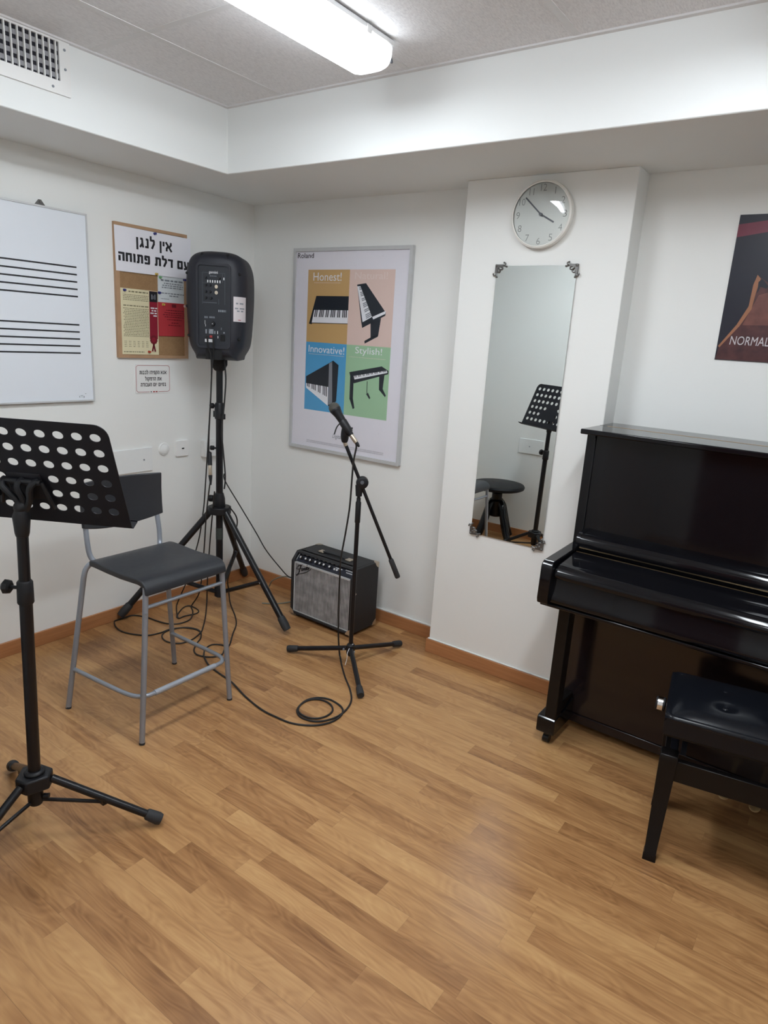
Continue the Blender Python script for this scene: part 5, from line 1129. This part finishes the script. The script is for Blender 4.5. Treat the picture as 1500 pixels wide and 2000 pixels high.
# ---------------------------------------------------------------- upright piano
PW = 1.54
t = thing('upright_piano', 'black lacquered upright piano with a closed key lid against the back wall', 'piano', (2.13, -0.016, 0), math.radians(-1.2))
for x in (0.0, PW - 0.035): obj('side_panel', MB().box(x, x + 0.035, -0.318, -0.004, 0.035, 1.203), 'lacquer', t, local=True, bevel=0.004)
obj('back_frame', MB().box(0.035, PW - 0.035, -0.06, -0.004, 0.05, 1.203), 'lacquer_leg', t, local=True)
obj('rear_lid', MB().box(-0.014, PW + 0.014, -0.158, -0.002, 1.203, 1.222), 'lacquer', t, local=True, bevel=0.003)
ld = obj('top_lid', MB().box(-0.014, PW + 0.014, -0.358, -0.163, 1.203, 1.222), 'lacquer', t, local=True, bevel=0.004)
obj('hinge', MB().box(0.02, PW - 0.02, -0.166, -0.156, 1.2195, 1.2228), 'brass', t, local=True, label='long brass lid hinge')
obj('upper_panel', MB().box(0.035, PW - 0.035, -0.314, -0.290, 0.80, 1.200), 'lacquer', t, local=True, bevel=0.002)
obj('lower_panel', MB().box(0.035, PW - 0.035, -0.316, -0.296, 0.075, 0.605), 'piano_low', t, local=True, bevel=0.002)
obj('bottom_rail', MB().box(0.035, PW - 0.035, -0.318, -0.05, 0.035, 0.073), 'piano_low', t, local=True, bevel=0.003)
for x in (0.0, PW - 0.042):
    pf = [(-0.312, 0.612), (-0.312, 0.782), (-0.55, 0.772)] + [(-0.580 + 0.026 * math.cos(math.radians(a)), 0.745 + 0.026 * math.sin(math.radians(a))) for a in (80, 110, 140, 165, 180)] + [(-0.610, 0.63), (-0.604, 0.612)]
    mb = MB(); mb.prism(pf, 'x', x, x + 0.042); obj('cheek', mb, 'lacquer', t, local=True, bevel=0.004, seg=3)
fb = [(-0.314, 0.765), (-0.314, 0.834)] + [(-0.352 + 0.034 * math.cos(math.radians(a)), 0.800 + 0.034 * math.sin(math.radians(a))) for a in range(90, 230, 14)] + [(-0.376, 0.768)]
mb = MB(); mb.prism(fb, 'x', 0.043, PW - 0.043); obj('fallboard', mb, 'lacquer', t, local=True, smooth=50)
for x in (0.036, PW - 0.050): 
    mb = MB(); mb.prism([(a, b + 0.002) for a, b in fb], 'x', x, x + 0.014); obj('fallboard_end', mb, 'lacquer', t, local=True, smooth=50)
obj('key_lid_hinge', MB().box(0.045, PW - 0.045, -0.3920, -0.3862, 0.764, 0.7680), 'brass', t, local=True, label='long brass key lid hinge')
kl = [(-0.394, 0.745), (-0.394, 0.7675), (-0.535, 0.757), (-0.558, 0.752), (-0.574, 0.742), (-0.583, 0.730), (-0.585, 0.716), (-0.580, 0.709), (-0.570, 0.709), (-0.568, 0.722), (-0.555, 0.738)]
mb = MB(); mb.prism(kl, 'x', 0.045, PW - 0.045); obj('key_lid', mb, 'lacquer', t, local=True, smooth=50)
ks = [(-0.53, 0.612), (-0.572, 0.612), (-0.582, 0.615), (-0.588, 0.621), (-0.590, 0.630), (-0.586, 0.645), (-0.579, 0.665), (-0.575, 0.690), (-0.574, 0.7075), (-0.53, 0.7075)]
mb = MB(); mb.prism(ks, 'x', 0.043, PW - 0.043); obj('key_slip', mb, 'lacquer', t, local=True, smooth=50)
obj('key_bed', MB().box(0.004, PW - 0.004, -0.584, -0.312, 0.598, 0.6115), 'lacquer', t, local=True, bevel=0.004)
obj('lock', MB().cyl((PW / 2, -0.583, 0.722), (PW / 2, -0.586, 0.722), 0.007, seg=14), 'brass', t, local=True)
for x in (0.048, PW - 0.048 - 0.044):
    mb = MB(); mb.box(x, x + 0.044, -0.500, -0.440, 0.118, 0.600); lg = obj('leg', mb, 'lacquer_leg', t, local=True, bevel=0.003)
    obj('leg_bracket', MB().box(x + 0.006, x + 0.038, -0.445, -0.318, 0.110, 0.165), 'lacquer_leg', lg, local=True, bevel=0.003)
    pf = [(-0.50, 0.050), (-0.505, 0.060), (-0.505, 0.112), (-0.497, 0.120), (-0.40, 0.122), (-0.345, 0.140), (-0.318, 0.140), (-0.318, 0.050)]
    x2 = x - 0.026
    mb = MB(); mb.prism(pf, 'x', x2, x2 + 0.072); tb_ = obj('toe_block', mb, 'lacquer', t, local=True, bevel=0.003)
    cs = MB().box(x2 + 0.026, x2 + 0.046, -0.480, -0.450, 0.030, 0.052); cs.cyl((x2 + 0.024, -0.470, 0.018), (x2 + 0.048, -0.470, 0.018), 0.018, seg=18)
    obj('caster', cs, 'blk_metal', tb_, local=True)
for x in (0.690, 0.785, 0.880):
    mb = MB(); mb.box(x - 0.008, x + 0.008, -0.43, -0.30, 0.056, 0.063); mb.ball((x, -0.445, 0.0585), 0.028, 20, (0.62, 1.0, 0.22))
    obj('pedal', mb, 'pedal_brass', t, local=True, smooth=60, label='brass pedal')

# ---------------------------------------------------------------- piano bench
t = thing('piano_bench', 'black padded piano bench with buttoned leather seat in front of the piano', 'bench', (2.648, -0.896, 0), math.radians(9))
BW, BD = 0.56, 0.325
def cush(nx=57, ny=33):
    top_ = []
    btn = [(0.155, 0.10), (0.155, 0.215), (0.28, 0.10), (0.28, 0.215), (0.405, 0.10), (0.405, 0.215)]
    for i in range(nx):
        row = []
        for j in range(ny):
            x = BW * i / (nx - 1); y = BD * j / (ny - 1)
            ex = min(x, BW - x); ey = min(y, BD - y); z = 0.486 + 0.036 * (1 - math.exp(-ex / 0.035)) * (1 - math.exp(-ey / 0.035))
            for bx_, by_ in btn: z -= 0.008 * math.exp(-((x - bx_) ** 2 + (y - by_) ** 2) / 0.00035)
            row.append((x, y, z))
        top_.append(row)
    return top_, btn
gr, btn = cush()
mb = MB(); mb.sheet(gr, 0.012); mb.box(0.0, BW, 0.0, BD, 0.436, 0.4875)
se = obj('seat', mb, 'leather', t, local=True, smooth=50)
obj('piping', MB().tube([(BW - 0.005 + (0.012 if 0 else 0), 0.010, 0.485)][:0] + [(a, b, 0.4855) for a, b in rrect(0.0085, BW - 0.0085, 0.0085, BD - 0.0085, 0.018, 5)], 0.0105, 14, closed=True), 'leather', se, local=True)
for bx_, by_ in btn: obj('button', MB().ball((bx_, by_, 0.5125), 0.0105, 14, (1, 1, 0.45)), 'leather', se, local=True)
obj('seat_board', MB().box(0.004, BW - 0.004, 0.004, BD - 0.004, 0.428, 0.4365), 'lacquer_leg', t, local=True)
for y in (0.012, BD - 0.034): obj('rail', MB().box(0.045, BW - 0.045, y, y + 0.022, 0.285, 0.352), 'lacquer_leg', t, local=True, bevel=0.002)
for x in (0.016, BW - 0.038): obj('rail', MB().box(x, x + 0.022, 0.045, BD - 0.045, 0.285, 0.352), 'lacquer_leg', t, local=True, bevel=0.002)
for x, sx_ in ((0.030, -1), (BW - 0.030, 1)):
    for y, sy_ in ((0.028, -1), (BD - 0.028, 1)):
        def sq(cx_, cy_, h, z): return [Vector((cx_ + a * h, cy_ + b * h, z)) for a, b in ((-1, -1), (1, -1), (1, 1), (-1, 1))]
        mb = MB(); mb.loft([sq(x + sx_ * 0.002, y + sy_ * 0.008, 0.0195, 0.0), sq(x + sx_ * 0.002, y + sy_ * 0.008, 0.0185, 0.022), sq(x + sx_ * 0.002, y + sy_ * 0.007, 0.0170, 0.026), sq(x, y, 0.0250, 0.34), sq(x, y, 0.0250, 0.362), sq(x, y, 0.0225, 0.368)])
        obj('leg', mb, 'lacquer_leg', t, local=True, bevel=0.002)
sc_ = MB()
for x in (0.06, BW - 0.075):
    sc_.add([(x, 0.06, 0.35), (x + 0.015, 0.06, 0.35), (x + 0.015, 0.16, 0.43), (x, 0.16, 0.43), (x, 0.09, 0.35), (x + 0.015, 0.09, 0.35), (x + 0.015, 0.19, 0.43), (x, 0.19, 0.43)], [(0, 1, 2, 3), (4, 5, 6, 7), (0, 1, 5, 4), (1, 2, 6, 5), (2, 3, 7, 6), (3, 0, 4, 7)])
    sc_.box(x, x + 0.03, 0.25, 0.28, 0.34, 0.43)
sc_.cyl((0.02, 0.16, 0.395), (BW - 0.02, 0.16, 0.395), 0.008, seg=10)
sc_.box(0.03, 0.052, 0.04, BD - 0.04, 0.352, 0.362).box(BW - 0.052, BW - 0.03, 0.04, BD - 0.04, 0.352, 0.362)
obj('lift_mechanism', sc_, 'blk_matte', t, local=True)
kn = obj('height_knob', MB().cyl((0.0, 0.140, 0.456), (-0.020, 0.140, 0.456), 0.006, seg=12).lathe([(0.017, 0), (0.0225, 0.003), (0.0225, 0.008)], (-0.004, 0.140, 0.456), (-1, 0, 0), 12).lathe([(0.0215, 0), (0.0215, 0.004), (0.015, 0.006)], (-0.027, 0.140, 0.456), (-1, 0, 0), 12), 'blk', t, local=True)
obj('knob_rim', MB().lathe([(0.0205, 0), (0.0205, 0.016)], (-0.011, 0.140, 0.456), (-1, 0, 0), 12), 'chrome', kn, local=True, label='shiny metal knob rim')

# ---------------------------------------------------------------- round screw stool (mostly seen in the mirror)
rsx, rsy = 0.742, -2.185
t = thing('round_stool', 'round black screw stool left of the music stand, seen in the mirror', 'stool', (rsx, rsy, 0))
obj('seat', MB().lathe([(0.05, 0.418), (0.185, 0.420), (0.203, 0.430), (0.206, 0.444), (0.198, 0.457), (0.17, 0.463), (0.001, 0.467)], (rsx, rsy, 0), (0, 0, 1), 48), 'pad', t)
obj('screw_post', MB().cyl((rsx, rsy, 0.34), (rsx, rsy, 0.420), 0.0155, seg=16), 'blk_metal', t)
obj('hub', MB().lathe([(0.050, 0.20), (0.058, 0.21), (0.058, 0.325), (0.040, 0.335), (0.040, 0.385), (0.020, 0.388)], (rsx, rsy, 0), (0, 0, 1), 28), 'lacquer_leg', t, bevel=0.003)
for a in (112, 202, 292, 22):
    d = V3(math.cos(math.radians(a)), math.sin(math.radians(a)), 0); b = V3(rsx, rsy, 0)
    P_ = smooth_path([b + d * 0.040 + V3(0, 0, 0.318), b + d * 0.072 + V3(0, 0, 0.275), b + d * 0.105 + V3(0, 0, 0.18), b + d * 0.140 + V3(0, 0, 0.09), b + d * 0.178 + V3(0, 0, 0.024)], 5)
    obj('leg', MB().tube(P_, [0.024 + 0.006 * math.sin(PI * i / (len(P_) - 1)) for i in range(len(P_))], 14), 'lacquer', t)
